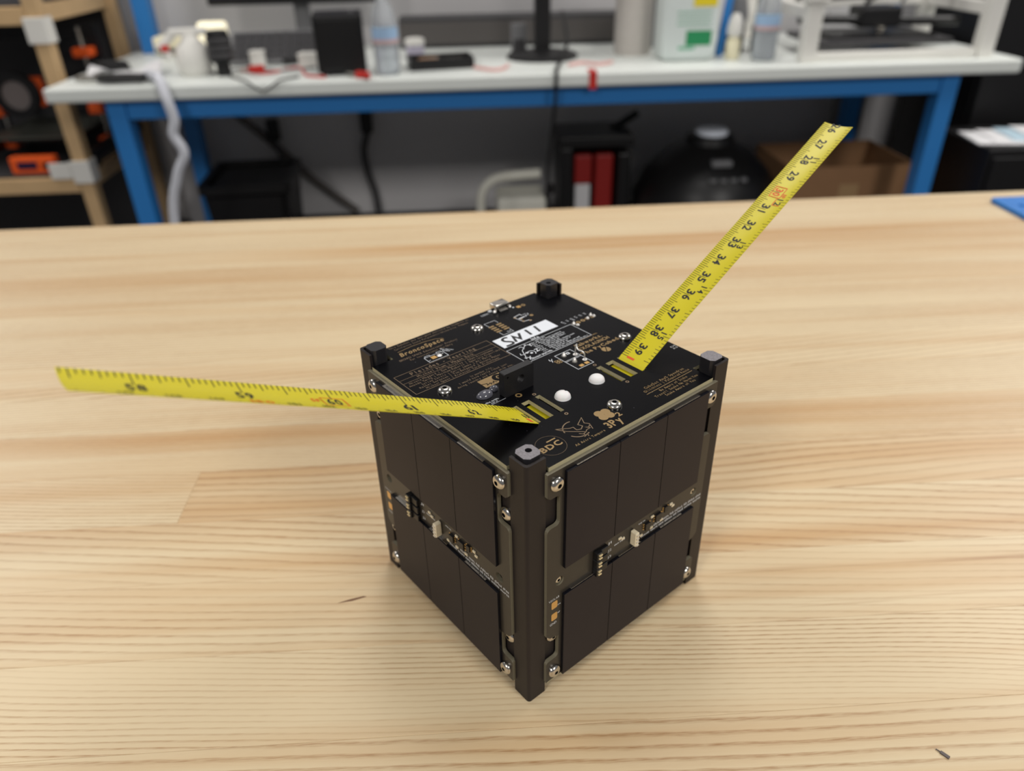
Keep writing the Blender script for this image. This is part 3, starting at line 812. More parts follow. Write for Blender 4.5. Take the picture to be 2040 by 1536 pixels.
# --- tape measure antennas
def antenna(B, dvec, base_path, Lmax, label):
    B = Vector(B); dv = Vector(dvec).normalized(); wv = Vector((0, 1, 0)); wv = (wv - dv * wv.dot(dv)).normalized()
    nv = dv.cross(wv)
    if nv.z < 0: nv = -nv
    def P(s, w_, up=0.0):
        cam_ = (w_ * w_) / (2 * 26.0) * max(0.0, min(1.0, s / 25.0))
        return B + dv * s + wv * w_ + nv * (cam_ + up)
    g = S(); NS, NW, HW, TT = 48, 10, 6.35, 0.14
    rows = []
    for p in base_path:                                   # threaded part below the board
        for up in (0.0, TT):
            rows.append((p, up))
    prof = []
    for p in base_path: prof.append([[Vector((p[0], p[1] + (-HW + 2 * HW * j / NW), p[2] + up)) for j in range(NW + 1)] for up in (0, TT)])
    for i in range(NS + 1):
        s_ = 1.2 + (Lmax - 1.2) * i / NS
        prof.append([[P(s_, -HW + 2 * HW * j / NW, up) for j in range(NW + 1)] for up in (0, TT)])
    vs = []; fs = []
    st = 2 * (NW + 1)
    for lo, hi in prof: vs += lo + hi
    for i in range(len(prof) - 1):
        a, b = i * st, (i + 1) * st
        for j in range(NW):
            fs.append([a + j, b + j, b + j + 1, a + j + 1]); k = NW + 1
            fs.append([a + k + j, a + k + j + 1, b + k + j + 1, b + k + j])
        fs.append([a, a + NW + 1, b + NW + 1, b]); fs.append([a + NW, b + NW, b + st - 1, a + st - 1])
    for e in (0, (len(prof) - 1) * st): fs.append([e + j for j in range(NW + 1)] + [e + st - 1 - j for j in range(NW + 1)])
    g.add(vs, fs)
    o = g.out('tape_antenna', M_TAPE, sat, smooth=True); o['label'] = label
    return o, P, TT
class Wrap:
    """acts like a matrix: flat tape coordinates (s, w, 0) to the curved tape surface"""
    def __init__(s, P, up, flip): s.P, s.up, s.flip = P, up, flip
    def __matmul__(s, v): return s.P(v.x * s.flip[0] + s.flip[1], v.y * s.flip[2] + s.flip[3], s.up + v.z)
def ticks(g, P, up, items):
    for s_, w0, w1, t in items:
        n = max(2, int(abs(w1 - w0) / 0.8)); vs = []
        for i in range(n + 1):
            w_ = w0 + (w1 - w0) * i / n; vs += [P(s_ - t / 2, w_, up), P(s_ + t / 2, w_, up)]
        g.add(vs, [[2 * i, 2 * i + 1, 2 * i + 3, 2 * i + 2] for i in range(n)])

HW = 6.35
# antenna rising to the right and back: centimetres 26 to 39 along one edge, inches 11 to 15 along the other
ant, P1, TT = antenna((76, 27, 108), (0.870, 0, 0.493), [(66.8, 27, 105.5), (70, 27, 105.5), (73.6, 27, 105.6), (75.2, 27, 106.6), (76.2, 27, 107.9)], 139.0,
                      'yellow steel tape antenna with centimetre scale 26 to 39')
up = TT + 0.05
g = S(); it = []
for mm in range(258, 400):
    s_ = 7 + (390 - mm)
    if s_ > 138.7 or s_ < 1.5: continue
    ln = 6.2 if mm % 10 == 0 else (3.8 if mm % 5 == 0 else 2.7)
    it.append((s_, HW - 0.05, HW - ln, 0.22))
for k in range(int(10.2 * 16), int(15.6 * 16)):
    s_ = 7 + (390 - k / 16 * 25.4)
    if s_ > 138.7 or s_ < 1.5: continue
    ln = 3.4 if k % 16 == 0 else (2.6 if k % 8 == 0 else (2.1 if k % 4 == 0 else 1.5))
    it.append((s_, -HW + 0.05, -HW + ln, 0.2))
ticks(g, P1, up, it)
def num1(g, n, s_, w_, h, wd, gap, bold):
    # reads towards the base, tops towards the inch edge
    for i, ch in enumerate(str(n)):
        c = -1 if i == 0 else 1
        k = 0.3 if ch == '1' else 1.0
        x = c * (gap / 2 + wd / 2) - wd * k / 2
        write(g, ch, x, x + wd * k, 0, h, 0, bold=bold, M=Wrap(P1, up, (-1, s_, -1, w_)))
for n in range(26, 40):
    if n == 30: continue
    num1(g, n, 7 + (39 - n) * 10, 2.6, 3.3, 2.3, 0.7, 0.04)
for n in (11, 12, 13, 14, 15): num1(g, n, 7 + (390 - n * 25.4), -1.3, 2.6, 1.7, 0.7, 0.13)
g.out('scale_print', M_TAPEINK, ant)
g = S(); num1(g, 30, 97, 2.6, 3.0, 1.9, 0.5, 0.1)
W30 = Wrap(P1, up, (-1, 97, -1, 2.6)); g.line(rect(-2.9, 2.9, -0.7, 4.1), 0.35, 0, True, M=W30)
s12 = 7 + (390 - 12 * 25.4); W12 = Wrap(P1, up, (-1, s12, -1, -1.2)); g.line([(-1.9, -0.4), (2.2, -0.4), (2.2, 2.9)], 0.35, 0, M=W12)
write(g, '1F', -4.4, -2.2, 0.6, 1.6, 0, bold=0.1, M=W12)
W40 = Wrap(P1, up, (-1, 1.9, -1, 2.6)); g.flat(rect(-0.35, 0.6, -0.9, 2.6), 0, W40)
g.out('red_scale_print', M_TAPERED, ant)

# antenna reaching to the left and towards the viewer: inches 57 to 62
ant2, P2, TT = antenna((23, 25.9, 108), (-0.892, 0.018, 0.452), [(33.0, 26.9, 105.5), (29, 26.9, 105.5), (25.4, 26.9, 105.6), (24.0, 26.7, 106.6), (22.9, 26.4, 107.9)], 142.0,
                       'yellow steel tape antenna with inch scale 57 to 62')
g = S(); it = []
for k in range(57 * 16, 63 * 16):
    s_ = 25.5 + (62 - k / 16) * 25.4
    if s_ > 141.7 or s_ < 1.5: continue
    ln = 5.2 if k % 16 == 0 else (4.2 if k % 8 == 0 else (3.2 if k % 4 == 0 else 2.2))
    it.append((s_, HW - 0.05, HW - ln, 0.3))
for mm in range(1450, 1602, 5):
    s_ = 25.5 + (62 * 25.4 - mm)
    if 1.5 < s_ < 141.7: it.append((s_, -HW + 0.05, -HW + (1.5 if mm % 10 == 0 else 0.9), 0.2))
ticks(g, P2, up, it)
def num2(g, txt_, s_, w_, h, wd, bold):
    write(g, txt_, -wd / 2, wd / 2, 0, h, 0, bold=bold, M=Wrap(P2, up, (-1, s_, 1, w_)))
for n in (58, 59, 60, 61, 62): num2(g, str(n), 25.5 + (62 - n) * 25.4, -2.2, 3.4, 4.6, 0.14)
num2(g, '63', 1.8, -1.8, 2.8, 2.6, 0.1)
for n in range(147, 160):
    s_ = 25.5 + (62 * 25.4 - n * 10)
    if n != 150 and s_ < 138: num2(g, str(n), s_, -5.6, 1.7, 3.6, 0.06)
g.out('scale_print', M_TAPEINK, ant2)
g = S(); num2(g, '150', 25.5 + (62 * 25.4 - 1500) - 1.5, -5.7, 2.2, 6.2, 0.12)
W60 = Wrap(P2, up, (-1, 25.5 + 2 * 25.4, 1, -2.6)); g.line(rect(-3.6, 3.6, -0.5, 4.4), 0.3, 0, True, M=W60); write(g, '5F', -7.0, -4.2, 1.6, 1.8, 0, bold=0.12, M=W60)
g.flat(rect(-1.3, 0.3, -5.9, -3.0), 0, Wrap(P2, up, (-1, 2.4, 1, 0.5)))
g.out('red_scale_print', M_TAPERED, ant2)

# ------------------------------------------------------------------ blue mat on the table
M_MAT = mat('blue_mat', srgb(26, 112, 190), 0.55, noise=0.2, nscale=120)
g = G(1, (0.68, 0.34, 0)); g.prism([rrect(0.502, 0.86, 0.16, 0.469, 0.004, 3)], 0.0, 0.004)
matt = g.out('work_mat', M_MAT); matt.location = (0.68, 0.34, 0.0)
tag(matt, 'bright blue rubber work mat lying at the table corner', 'mat')
for k in range(9):
    g = G(1, (0.68, 0.34, 0)); yy = 0.2 + k * 0.03; g.box(0.515, 0.85, yy, yy + 0.004, 0.004, 0.0055, 0.0005, seg=1); g.out('mat_rib', M_MAT, matt)

# ------------------------------------------------------------------ workbench against the wall
M_LAM = mat('white_laminate', srgb(222, 226, 222), 0.4, noise=0.03, nscale=8)
M_BLUE = mat('blue_paint', srgb(46, 124, 196), 0.4)
M_GREY = mat('grey_plastic', srgb(120, 120, 122), 0.5)
M_DGREY = mat('dark_grey_plastic', srgb(62, 61, 63), 0.5)
M_BK = mat('matt_black', srgb(16, 15, 17), 0.45)
M_WHITE = mat('white_plastic', srgb(228, 226, 220), 0.4)
M_ORANGE = mat('orange_plastic', srgb(236, 92, 28), 0.45)
M_RED = mat('red_plastic', srgb(196, 44, 36), 0.45)
M_PINE = mat('pine_lumber', srgb(205, 172, 128), 0.55, noise=0.18, nscale=14)
M_CLEAR = mat('clear_plastic', srgb(236, 240, 244), 0.1, trans=0.7, ior=1.2)
M_CARD = mat('cardboard', srgb(150, 112, 78), 0.75, noise=0.08, nscale=30)
M_PAPER = mat('paper', srgb(225, 224, 226), 0.7)
M_SCREEN = mat('dark_screen', srgb(30, 26, 60), 0.2)
M_CREAM = mat('lit_cream', srgb(240, 232, 200), 0.5)
BT = -0.08; BY0, BY1 = 1.775, 2.42; BX0, BX1 = -1.07, 1.43
BH = BT - FLOOR
bench = thing('workbench', 'white topped workbench with blue steel frame against the wall', 'workbench', (0, 0, FLOOR))
g = G(); g.box(BX0, BX1, BY0, BY1, BH - 0.035, BH, 0.006); g.out('worktop', M_LAM, bench)
def bb(name, x0, x1, y0, y1, z0, z1, M=M_BLUE, b=0.003):
    g = G(); g.box(x0, x1, y0, y1, z0, z1, b); return g.out(name, M, bench)
bb('front_rail', -0.892, 1.241, BY0 + 0.03, BY0 + 0.07, BH - 0.085, BH - 0.036)
bb('rear_rail', -0.892, 1.241, 2.305, 2.345, BH - 0.085, BH - 0.036)
for x_ in (-0.917, 1.266):
    bb('leg', x_ - 0.024, x_ + 0.024, BY0 + 0.026, BY0 + 0.076, 0, BH - 0.036)
    bb('rear_leg', x_ - 0.024, x_ + 0.024, 2.30, 2.35, 0, BH - 0.036)
    bb('side_rail', x_ - 0.02, x_ + 0.02, BY0 + 0.077, 2.299, BH - 0.085, BH - 0.036)
for x_ in (-1.0, 1.348):
    bb('upright', x_ - 0.025, x_ + 0.025, 2.35, 2.40, BH, BH + 0.75)

def at_bench(name, label, cat, x, y, rz=0.0, group=None): return thing(name, label, cat, (x, y, BT), rz, group)
def part(parent, name, M, fn, smooth=False):
    g = G(); fn(g); return g.out(name, M, parent, smooth)

# cable raceway at the back of the bench
o = at_bench('cable_raceway', 'dark grey cable raceway along the back of the white worktop', 'raceway', 0.2, 2.33)
part(o, 'body', M_DGREY, lambda g: g.box(-0.42, 0.36, -0.05, 0.06, 0, 0.085, 0.004))
part(o, 'cover', mat('raceway_cover', srgb(84, 80, 78), 0.5), lambda g: g.box(-0.42, 0.36, -0.056, -0.05, 0.012, 0.073, 0.002))

# monitors
def monitor(label, x, y, wd, z0, base_r, pole, rz=0):
    o = at_bench('monitor', label, 'monitor', x, y, rz)
    part(o, 'screen_housing', M_BK, lambda g: g.box(-wd / 2, wd / 2, -0.02, 0.02, z0, z0 + 0.33, 0.006))
    part(o, 'screen', M_SCREEN, lambda g: g.box(-wd / 2 + 0.012, wd / 2 - 0.012, -0.0225, -0.0195, z0 + 0.02, z0 + 0.318, 0.001))
    part(o, 'pole', pole, lambda g: g.box(-0.022, 0.022, 0.022, 0.06, 0.012, z0 + 0.2, 0.006))
    part(o, 'base', pole, lambda g: g.lathe([(base_r, 0), (base_r, 0.008), (base_r * 0.9, 0.014), (0.04, 0.022)], 0, 0.04, 0, 28))
    return o
monitor('wide black monitor whose lower edge hangs over the cluttered bench end', -0.508, 2.27, 0.52, 0.135, 0.075, M_GREY)
monitor('monitor on a slim black pole with a round black base', 0.195, 2.0, 0.5, 0.26, 0.10, M_BK)

# papers, white hose, tools at the left of the bench
o = at_bench('paper_sheet', 'creased white paper sheet lying on the bench by the shelf', 'paper', -0.925, 1.95, 0.25)
def crease(g):
    vs = []; fs = []
    for i in range(9):
        for j in range(5):
            vs.append((-0.09 + i * 0.0225, -0.06 + j * 0.03, 0.004 + 0.022 * max(0, math.sin(i * 0.8 + j * 0.5))))
    for i in range(8):
        for j in range(4): a = i * 5 + j; fs.append([a, a + 5, a + 6, a + 1])
    n = len(vs); vs += [(x, y, z - 0.0015) for x, y, z in vs]; fs += [[n + q for q in f][::-1] for f in fs[:32]]
    g.add(vs, fs)
part(o, 'sheet', M_PAPER, crease)
o = at_bench('pliers', 'black handled pliers lying at the bench corner', 'pliers', -0.96, 1.835, -0.1)
for s_ in (-1, 1):
    part(o, 'handle', M_BK, lambda g: g.tube(smooth_path([(0.01, 0.004 * s_, 0.012), (0.06, 0.022 * s_, 0.012), (0.13, 0.014 * s_, 0.012)], 5), 0.009, 8))
    part(o, 'jaw', M_STEEL, lambda g: g.box(-0.05, 0.01, 0.0 if s_ > 0 else -0.008, 0.008 if s_ > 0 else 0.0, 0.006, 0.018, 0.002))
o = at_bench('fume_fan', 'white round bodied soldering fume fan with a narrow neck', 'fan', -0.735, 1.93, 0.2)
part(o, 'body', M_WHITE, lambda g: g.lathe([(0.036, 0.0), (0.044, 0.012), (0.046, 0.04), (0.04, 0.068), (0.022, 0.084), (0.018, 0.1)], 0, 0, 0, 24), True)
part(o, 'neck', M_WHITE, lambda g: g.box(-0.05, 0.045, -0.012, 0.012, 0.095, 0.112, 0.005))
part(o, 'arm', M_WHITE, lambda g: g.tube([(-0.04, 0, 0.1), (-0.075, 0.0, 0.07), (-0.055, 0.0, 0.045)], 0.012, 8))
part(o, 'grip', M_RED, lambda g: g.box(-0.075, -0.055, -0.016, 0.016, 0.06, 0.075, 0.004))
o = at_bench('camera_lens', 'black ribbed camera lens standing next to the white fan', 'lens', -0.655, 1.90)
part(o, 'barrel', M_BK, lambda g: g.lathe([(0.018, 0.0), (0.018, 0.03), (0.03, 0.036), (0.03, 0.09), (0.026, 0.108)], 0, 0, 0, 24), True)
for z_ in (0.045, 0.062, 0.08):
    part(o, 'grip_ring', M_DGREY, lambda g: g.lathe([(0.0305, z_), (0.0318, z_ + 0.003), (0.0318, z_ + 0.008), (0.0305, z_ + 0.011)], 0, 0, 0, 24))
o = at_bench('desk_lamp_head', 'small glowing cream lamp behind the black lens', 'lamp', -0.752, 2.2)
part(o, 'foot', M_BK, lambda g: g.lathe([(0.04, 0), (0.04, 0.012), (0.012, 0.02)], 0, 0, 0, 20))
part(o, 'stem', M_BK, lambda g: g.cyl((0, 0, 0.016), (0, 0, 0.035), 0.008))
part(o, 'light_panel', mat('warm_light', srgb(250, 240, 205), 0.4, emit=((1, 0.92, 0.7, 1), 0.7)), lambda g: g.box(-0.04, 0.04, -0.02, 0.02, 0.034, 0.10, 0.008))
o = at_bench('power_supply', 'cream coloured flat power supply behind the white fan', 'power supply', -0.88, 2.3)
part(o, 'case', M_CREAM, lambda g: g.box(-0.075, 0.075, -0.04, 0.04, 0.008, 0.055, 0.006))
for sx in (-0.06, 0.06): part(o, 'foot', M_BK, lambda g: g.lathe([(0.01, 0), (0.01, 0.01)], sx, 0, 0, 10))
part(o, 'front_panel', M_DGREY, lambda g: g.box(-0.068, 0.068, -0.043, -0.039, 0.014, 0.026, 0.001))
o = at_bench('keyboard', 'dark grey keyboard propped up below the wide monitor', 'keyboard', -0.54, 2.12, 0.05)
T = Matrix.Translation((0, 0, 0.004)) @ Matrix.Rotation(math.radians(35), 4, 'X')
part(o, 'case', M_GREY, lambda g: g.box(-0.14, 0.14, -0.06, 0.06, 0.036, 0.05, 0.004, rot=T))
for r_ in range(4):
    for c_ in range(10):
        part(o, 'key', M_DGREY, lambda g: g.box(-0.132 + c_ * 0.0266, -0.1075 + c_ * 0.0266, -0.052 + r_ * 0.026, -0.029 + r_ * 0.026, 0.05, 0.056, 0.002, rot=T, seg=1))
part(o, 'stand', M_GREY, lambda g: g.box(-0.1, 0.1, 0.02, 0.03, 0.0, 0.055, 0.002))
def cable(name, label, M, pts, r, cat='cable', n=8, group=None):
    base = Vector(pts[0]); g = G(1, tuple(base)); g.tube(smooth_path(pts, n), r, 8)
    o = g.out(name, M, None, True); o.location = base; return tag(o, label, cat, group)
cable('test_lead', 'thin red test lead curling below the propped keyboard', M_RED, [(-0.62, 1.95, BT + 0.003), (-0.55, 1.9, BT + 0.003), (-0.48, 1.97, BT + 0.003), (-0.45, 1.9, BT + 0.003), (-0.43, 1.84, BT + 0.003), (-0.38, 1.81, BT + 0.003)], 0.003)
cable('test_lead', 'thin black wire looping over the front bench edge', M_BK, [(-0.64, 1.88, BT + 0.003), (-0.6, 1.82, BT + 0.003), (-0.58, 1.785, BT + 0.006), (-0.565, 1.768, BT + 0.003), (-0.53, 1.762, BT - 0.018), (-0.49, 1.768, BT + 0.003), (-0.47, 1.785, BT + 0.006), (-0.45, 1.83, BT + 0.003)], 0.0025)
cable('test_lead', 'pale grey wire lying by the test clips', M_GREY, [(-0.7, 1.93, BT + 0.003), (-0.6, 1.98, BT + 0.003), (-0.52, 1.93, BT + 0.003), (-0.43, 1.97, BT + 0.003)], 0.003)
def clip(label, x, y, rz):
    o = at_bench('alligator_clip', label, 'clip', x, y, rz)
    for s_ in (-1, 1): part(o, 'jaw', M_STEEL, lambda g: g.box(-0.03, 0.0, -0.004, 0.004, 0.006 + 0.004 * s_, 0.009 + 0.004 * s_, 0.001))
    part(o, 'boot', M_RED, lambda g: g.box(0.0, 0.042, -0.007, 0.007, 0.0, 0.017, 0.004))
clip('red alligator clip lying left of the black box', -0.60, 1.93, 0.4)
clip('red alligator clip at the foot of the black box', -0.30, 1.80, -0.6)
# black computer box
o = at_bench('mini_computer', 'black mini computer tower standing on the bench', 'computer', -0.345, 1.90, 0.12)
part(o, 'case', M_BK, lambda g: g.box(-0.062, 0.062, -0.062, 0.062, 0.006, 0.142, 0.006))
part(o, 'side_plate', M_PLASTIC, lambda g: g.box(-0.052, 0.052, -0.066, -0.061, 0.016, 0.132, 0.002))
for sx in (-0.045, 0.045):
    for sy in (-0.045, 0.045): part(o, 'foot', M_DGREY, lambda g: g.lathe([(0.008, 0), (0.008, 0.008)], sx, sy, 0, 10))
part(o, 'power_button', M_GREY, lambda g: g.lathe([(0.006, 0.0), (0.006, 0.003)], 0.035, 0.0, 0.142, 12))
# water bottles
def bottle(label, x, y):
    o = at_bench('water_bottle', label, 'bottle', x, y, 0, 'water bottles on the bench')
    part(o, 'body', M_CLEAR, lambda g: g.lathe([(0.026, 0), (0.031, 0.006), (0.032, 0.03), (0.030, 0.036), (0.032, 0.042), (0.032, 0.055), (0.030, 0.06), (0.032, 0.066), (0.032, 0.125), (0.026, 0.15), (0.014, 0.175), (0.0125, 0.19)], 0, 0, 0, 24), True)
    part(o, 'water', mat('water', srgb(232, 238, 242), 0.05, trans=0.8, ior=1.2), lambda g: g.lathe([(0.025, 0.003), (0.0295, 0.008), (0.0285, 0.085)], 0, 0, 0, 20), True)
    part(o, 'wrap_label', mat('blue_label', srgb(160, 190, 222), 0.5), lambda g: g.lathe([(0.0325, 0.085), (0.0325, 0.112)], 0, 0, 0, 24, False, False))
    part(o, 'wrap_label', mat('pink_label', srgb(205, 170, 170), 0.5), lambda g: g.lathe([(0.0325, 0.076), (0.0325, 0.085)], 0, 0, 0, 24, False, False))
    part(o, 'cap', M_WHITE, lambda g: g.lathe([(0.0145, 0.188), (0.0145, 0.205), (0.012, 0.207)], 0, 0, 0, 18))
bottle('clear water bottle standing right beside the black mini computer', -0.222, 1.84)
bottle('clear water bottle standing beside the white square frame', 0.775, 1.885)
# tray of tools
o = at_bench('tool_tray', 'shallow black tray of small tools between the bottle and monitor pole', 'tray', -0.09, 1.93, 0.15)
part(o, 'bottom', M_BK, lambda g: g.box(-0.085, 0.085, -0.05, 0.05, 0.0, 0.005, 0.001))
for (a, b, c, d_) in ((-0.085, 0.085, -0.05, -0.044), (-0.085, 0.085, 0.044, 0.05), (-0.085, -0.079, -0.044, 0.044), (0.079, 0.085, -0.044, 0.044)):
    part(o, 'rim', M_BK, lambda g: g.box(a, b, c, d_, 0.005, 0.028, 0.001))
for i, (M, a) in enumerate(((M_RED, 0.1), (M_CARD, -0.1), (M_STEEL, 0.2))):
    q = at_bench('screwdriver', ('red handled screwdriver lying in the black tray', 'tan handled driver lying in the black tray', 'bare steel tool lying in the black tray')[i], 'tool', -0.09, 1.93 + (i - 1) * 0.024, 0.15 + a)
    q.location.z = BT + 0.0055
    part(q, 'handle', M, lambda g: g.lathe([(0.006, 0), (0.009, 0.006), (0.009, 0.05), (0.006, 0.056)], -0.06, 0, 0.0095, 10, M=Matrix.Rotation(math.pi / 2, 4, 'Y')))
    part(q, 'shaft', M_STEEL, lambda g: g.cyl((-0.006, 0, 0.0095), (0.062, 0, 0.0095), 0.003))
o = at_bench('plastic_jar', 'small lilac plastic jar behind the water bottle', 'jar', -0.165, 2.1)
part(o, 'jar', mat('lilac', srgb(178, 172, 190), 0.4), lambda g: g.lathe([(0.024, 0), (0.026, 0.006), (0.026, 0.036)], 0, 0, 0, 18), True)
part(o, 'lid', M_WHITE, lambda g: g.lathe([(0.028, 0.036), (0.028, 0.05), (0.02, 0.053)], 0, 0, 0, 18))
cable('jumper_wire', 'pale pink wire loop in front of the round monitor base', mat('pink_wire', srgb(222, 170, 165), 0.5), [(-0.0, 1.88, BT + 0.0045), (0.05, 1.83, BT + 0.0045), (0.08, 1.86, BT + 0.0045), (0.09, 1.9, BT + 0.0045)], 0.004)
cable('jumper_wire', 'pale pink wire lying between the base and paper roll', mat('pink_wire', srgb(222, 170, 165), 0.5), [(0.25, 1.87, BT + 0.0045), (0.29, 1.9, BT + 0.0045), (0.33, 1.87, BT + 0.0045), (0.37, 1.9, BT + 0.0045)], 0.004)
o = at_bench('device_box', 'small grey box behind the black monitor pole', 'box', 0.135, 2.13)
part(o, 'case', M_GREY, lambda g: g.box(-0.022, 0.022, -0.012, 0.012, 0, 0.08, 0.004)); part(o, 'face', M_DGREY, lambda g: g.box(-0.016, 0.016, -0.0145, -0.0115, 0.01, 0.04, 0.001))
# red tape on the bench edge
o = thing('tape_strip', 'strip of red tape folded over the bench edge', 'tape', (0.30, BY0, BT))
part(o, 'top_strip', M_RED, lambda g: g.box(-0.01, 0.01, 0.0, 0.045, 0.0003, 0.0016)); part(o, 'edge_strip', M_RED, lambda g: g.box(-0.01, 0.01, -0.0018, -0.0004, -0.04, 0.0016))
# hanging cords over the edge
cable('hanging_hose', 'thick pale grey hose hanging from the bench edge to the floor', mat('pale_hose', srgb(204, 206, 214), 0.5), [(-0.84, 1.86, BT + 0.0135), (-0.815, 1.83, BT + 0.016), (-0.78, 1.775, BT + 0.016), (-0.763, 1.745, BT - 0.022), (-0.756, 1.742, -0.154), (-0.766, 1.742, -0.192), (-0.752, 1.742, -0.239), (-0.785, 1.742, -0.299), (-0.823, 1.742, -0.433), (-0.85, 1.742, -0.845)], 0.0125, 'hose')
cable('hanging_cable', 'thin black cord dropping over the bench front near the monitor pole', M_BK, [(0.27, 2.2, BT + 0.1), (0.26, 2.0, BT + 0.045), (0.225, 1.88, BT + 0.006), (0.208, 1.79, BT + 0.007), (0.205, 1.764, BT - 0.01), (0.2, 1.765, BT - 0.1), (0.185, 1.765, BT - 0.25), (0.19, 1.765, BT - 0.4), (0.2, 1.765, -0.85)], 0.005)
# paper towel roll and jug
o = at_bench('paper_towel_roll', 'upright grey white roll of paper towels behind the jug', 'paper roll', 0.455, 2.06)
part(o, 'roll', mat('towel_paper', srgb(196, 190, 184), 0.8, noise=0.1, nscale=60), lambda g: g.lathe([(0.05, 0.0), (0.052, 0.004), (0.052, 0.25), (0.05, 0.254)], 0, 0, 0, 28), True)
part(o, 'core', M_CARD, lambda g: g.lathe([(0.02, 0.2545), (0.02, 0.258), (0.016, 0.258)], 0, 0, 0, 18))
o = at_bench('plastic_jug', 'large translucent white jug with green and yellow labels', 'jug', 0.575, 1.95)
M_JUG = mat('jug_plastic', srgb(222, 230, 228), 0.35, trans=0.1, ior=1.2)
part(o, 'body', M_JUG, lambda g: g.box(-0.075, 0.075, -0.06, 0.06, 0.0, 0.225, 0.02, seg=3), True)
part(o, 'shoulder', M_JUG, lambda g: g.lathe([(0.07, 0.215), (0.05, 0.25), (0.022, 0.27), (0.02, 0.29)], 0, 0, 0, 20), True)
part(o, 'cap', M_BLUE, lambda g: g.lathe([(0.024, 0.288), (0.024, 0.31)], 0, 0, 0, 18))
part(o, 'green_label', mat('green_label', srgb(38, 140, 88), 0.5), lambda g: g.box(-0.013, 0.055, -0.0615, -0.06, 0.04, 0.076, 0.0005))
part(o, 'label_line', mat('pale_green_label', srgb(120, 180, 150), 0.5), lambda g: g.box(-0.032, 0.012, -0.0613, -0.06, 0.03, 0.038, 0.0005))
for k in range(3): part(o, 'label_line', mat('pale_green_label', srgb(120, 180, 150), 0.5), lambda g: g.box(-0.04, 0.05, -0.0613, -0.06, 0.09 + 0.014 * k, 0.093 + 0.014 * k, 0.0005))
part(o, 'yellow_label', mat('yellow_label', srgb(236, 214, 40), 0.5), lambda g: g.box(0.0, 0.062, -0.0615, -0.06, 0.133, 0.195, 0.0005))
o = at_bench('marker_pen', 'tall blue marker leaning beside the jug', 'pen', 0.678, 1.97)
part(o, 'barrel', M_BLUE, lambda g: g.cyl((0, 0, 0.002), (0.022, 0.0, 0.2), 0.011, 12)); part(o, 'cap', mat('dark_blue', srgb(18, 50, 120), 0.4), lambda g: g.cyl((0.018, 0.0, 0.16), (0.024, 0.0, 0.215), 0.0125, 12))
o = at_bench('dropper_bottle', 'small shiny white dropper bottle with cream base', 'bottle', 0.70, 1.915)
part(o, 'body', M_CREAM, lambda g: g.lathe([(0.017, 0), (0.019, 0.004), (0.019, 0.045), (0.012, 0.058)], 0, 0, 0, 20), True); part(o, 'cap', M_WHITE, lambda g: g.lathe([(0.019, 0.058), (0.021, 0.075), (0.016, 0.1), (0.008, 0.112)], 0, 0, 0, 18), True)
o = at_bench('black_canister', 'squat black canister between dropper bottle and water bottle', 'canister', 0.735, 2.03)
part(o, 'body', M_BK, lambda g: g.lathe([(0.028, 0), (0.03, 0.005), (0.03, 0.07), (0.02, 0.085)], 0, 0, 0, 20), True); part(o, 'lid', M_GREY, lambda g: g.lathe([(0.032, 0.08), (0.034, 0.1), (0.026, 0.14), (0.01, 0.15)], 0, 0, 0, 20), True)
o = at_bench('tool_rack', 'black tangle of small tools in a rack beside the frame', 'tool rack', 0.81, 2.0)
part(o, 'block', M_BK, lambda g: g.box(-0.025, 0.025, -0.03, 0.03, 0, 0.07, 0.004))
for k in range(6):
    part(o, 'tool', (M_BK, M_DGREY, M_STEEL)[k % 3], lambda g: g.cyl((-0.019 + 0.0076 * k, 0.02 * (k % 2) - 0.01, 0.07), (-0.02 + 0.008 * k, 0.02 * (k % 2) - 0.01, 0.13 + 0.014 * (k % 3)), 0.0036, 8))
# white square frame machine
o = at_bench('plotter_frame', 'white desktop plotter frame with black gantry at the bench end', 'machine', 1.11, 1.93)
for (sx, sy, h_) in ((-0.24, -0.10, 0.14), (0.235, -0.10, 0.17), (-0.24, 0.22, 0.2), (0.235, 0.22, 0.2)):
    part(o, 'post', M_WHITE, lambda g: g.box(sx - 0.02, sx + 0.02, sy - 0.02, sy + 0.02, 0.0, h_, 0.004))
    part(o, 'corner_block', M_WHITE, lambda g: g.box(sx - 0.03, sx + 0.03, sy - 0.027, sy + 0.027, h_, h_ + 0.05, 0.006))
part(o, 'front_bar', M_WHITE, lambda g: g.box(-0.219, 0.214, -0.112, -0.088, 0.0, 0.022, 0.003)); part(o, 'rear_bar', M_WHITE, lambda g: g.box(-0.219, 0.214, 0.205, 0.235, 0.1, 0.13, 0.003))
for sx in (-0.24, 0.235): part(o, 'side_bar', M_WHITE, lambda g: g.box(sx - 0.014, sx + 0.014, -0.079, 0.199, 0.1, 0.13, 0.003))
part(o, 'gantry_rod', M_BK, lambda g: g.cyl((-0.226, 0.02, 0.09), (0.221, 0.02, 0.075), 0.012)); part(o, 'gantry_rod', M_BK, lambda g: g.cyl((-0.226, 0.06, 0.135), (0.221, 0.06, 0.15), 0.010))
part(o, 'carriage', M_BK, lambda g: g.box(-0.06, 0.05, 0.0, 0.09, 0.065, 0.115, 0.006)); part(o, 'tool_head', M_STEEL, lambda g: g.lathe([(0.008, 0.05), (0.014, 0.07)], -0.01, -0.012, 0, 14))
part(o, 'bed', M_DGREY, lambda g: g.box(-0.19, 0.18, -0.05, 0.18, 0.028, 0.042, 0.003)); part(o, 'bed_plate', M_BK, lambda g: g.box(-0.15, 0.14, -0.03, 0.15, 0.042, 0.05, 0.002))
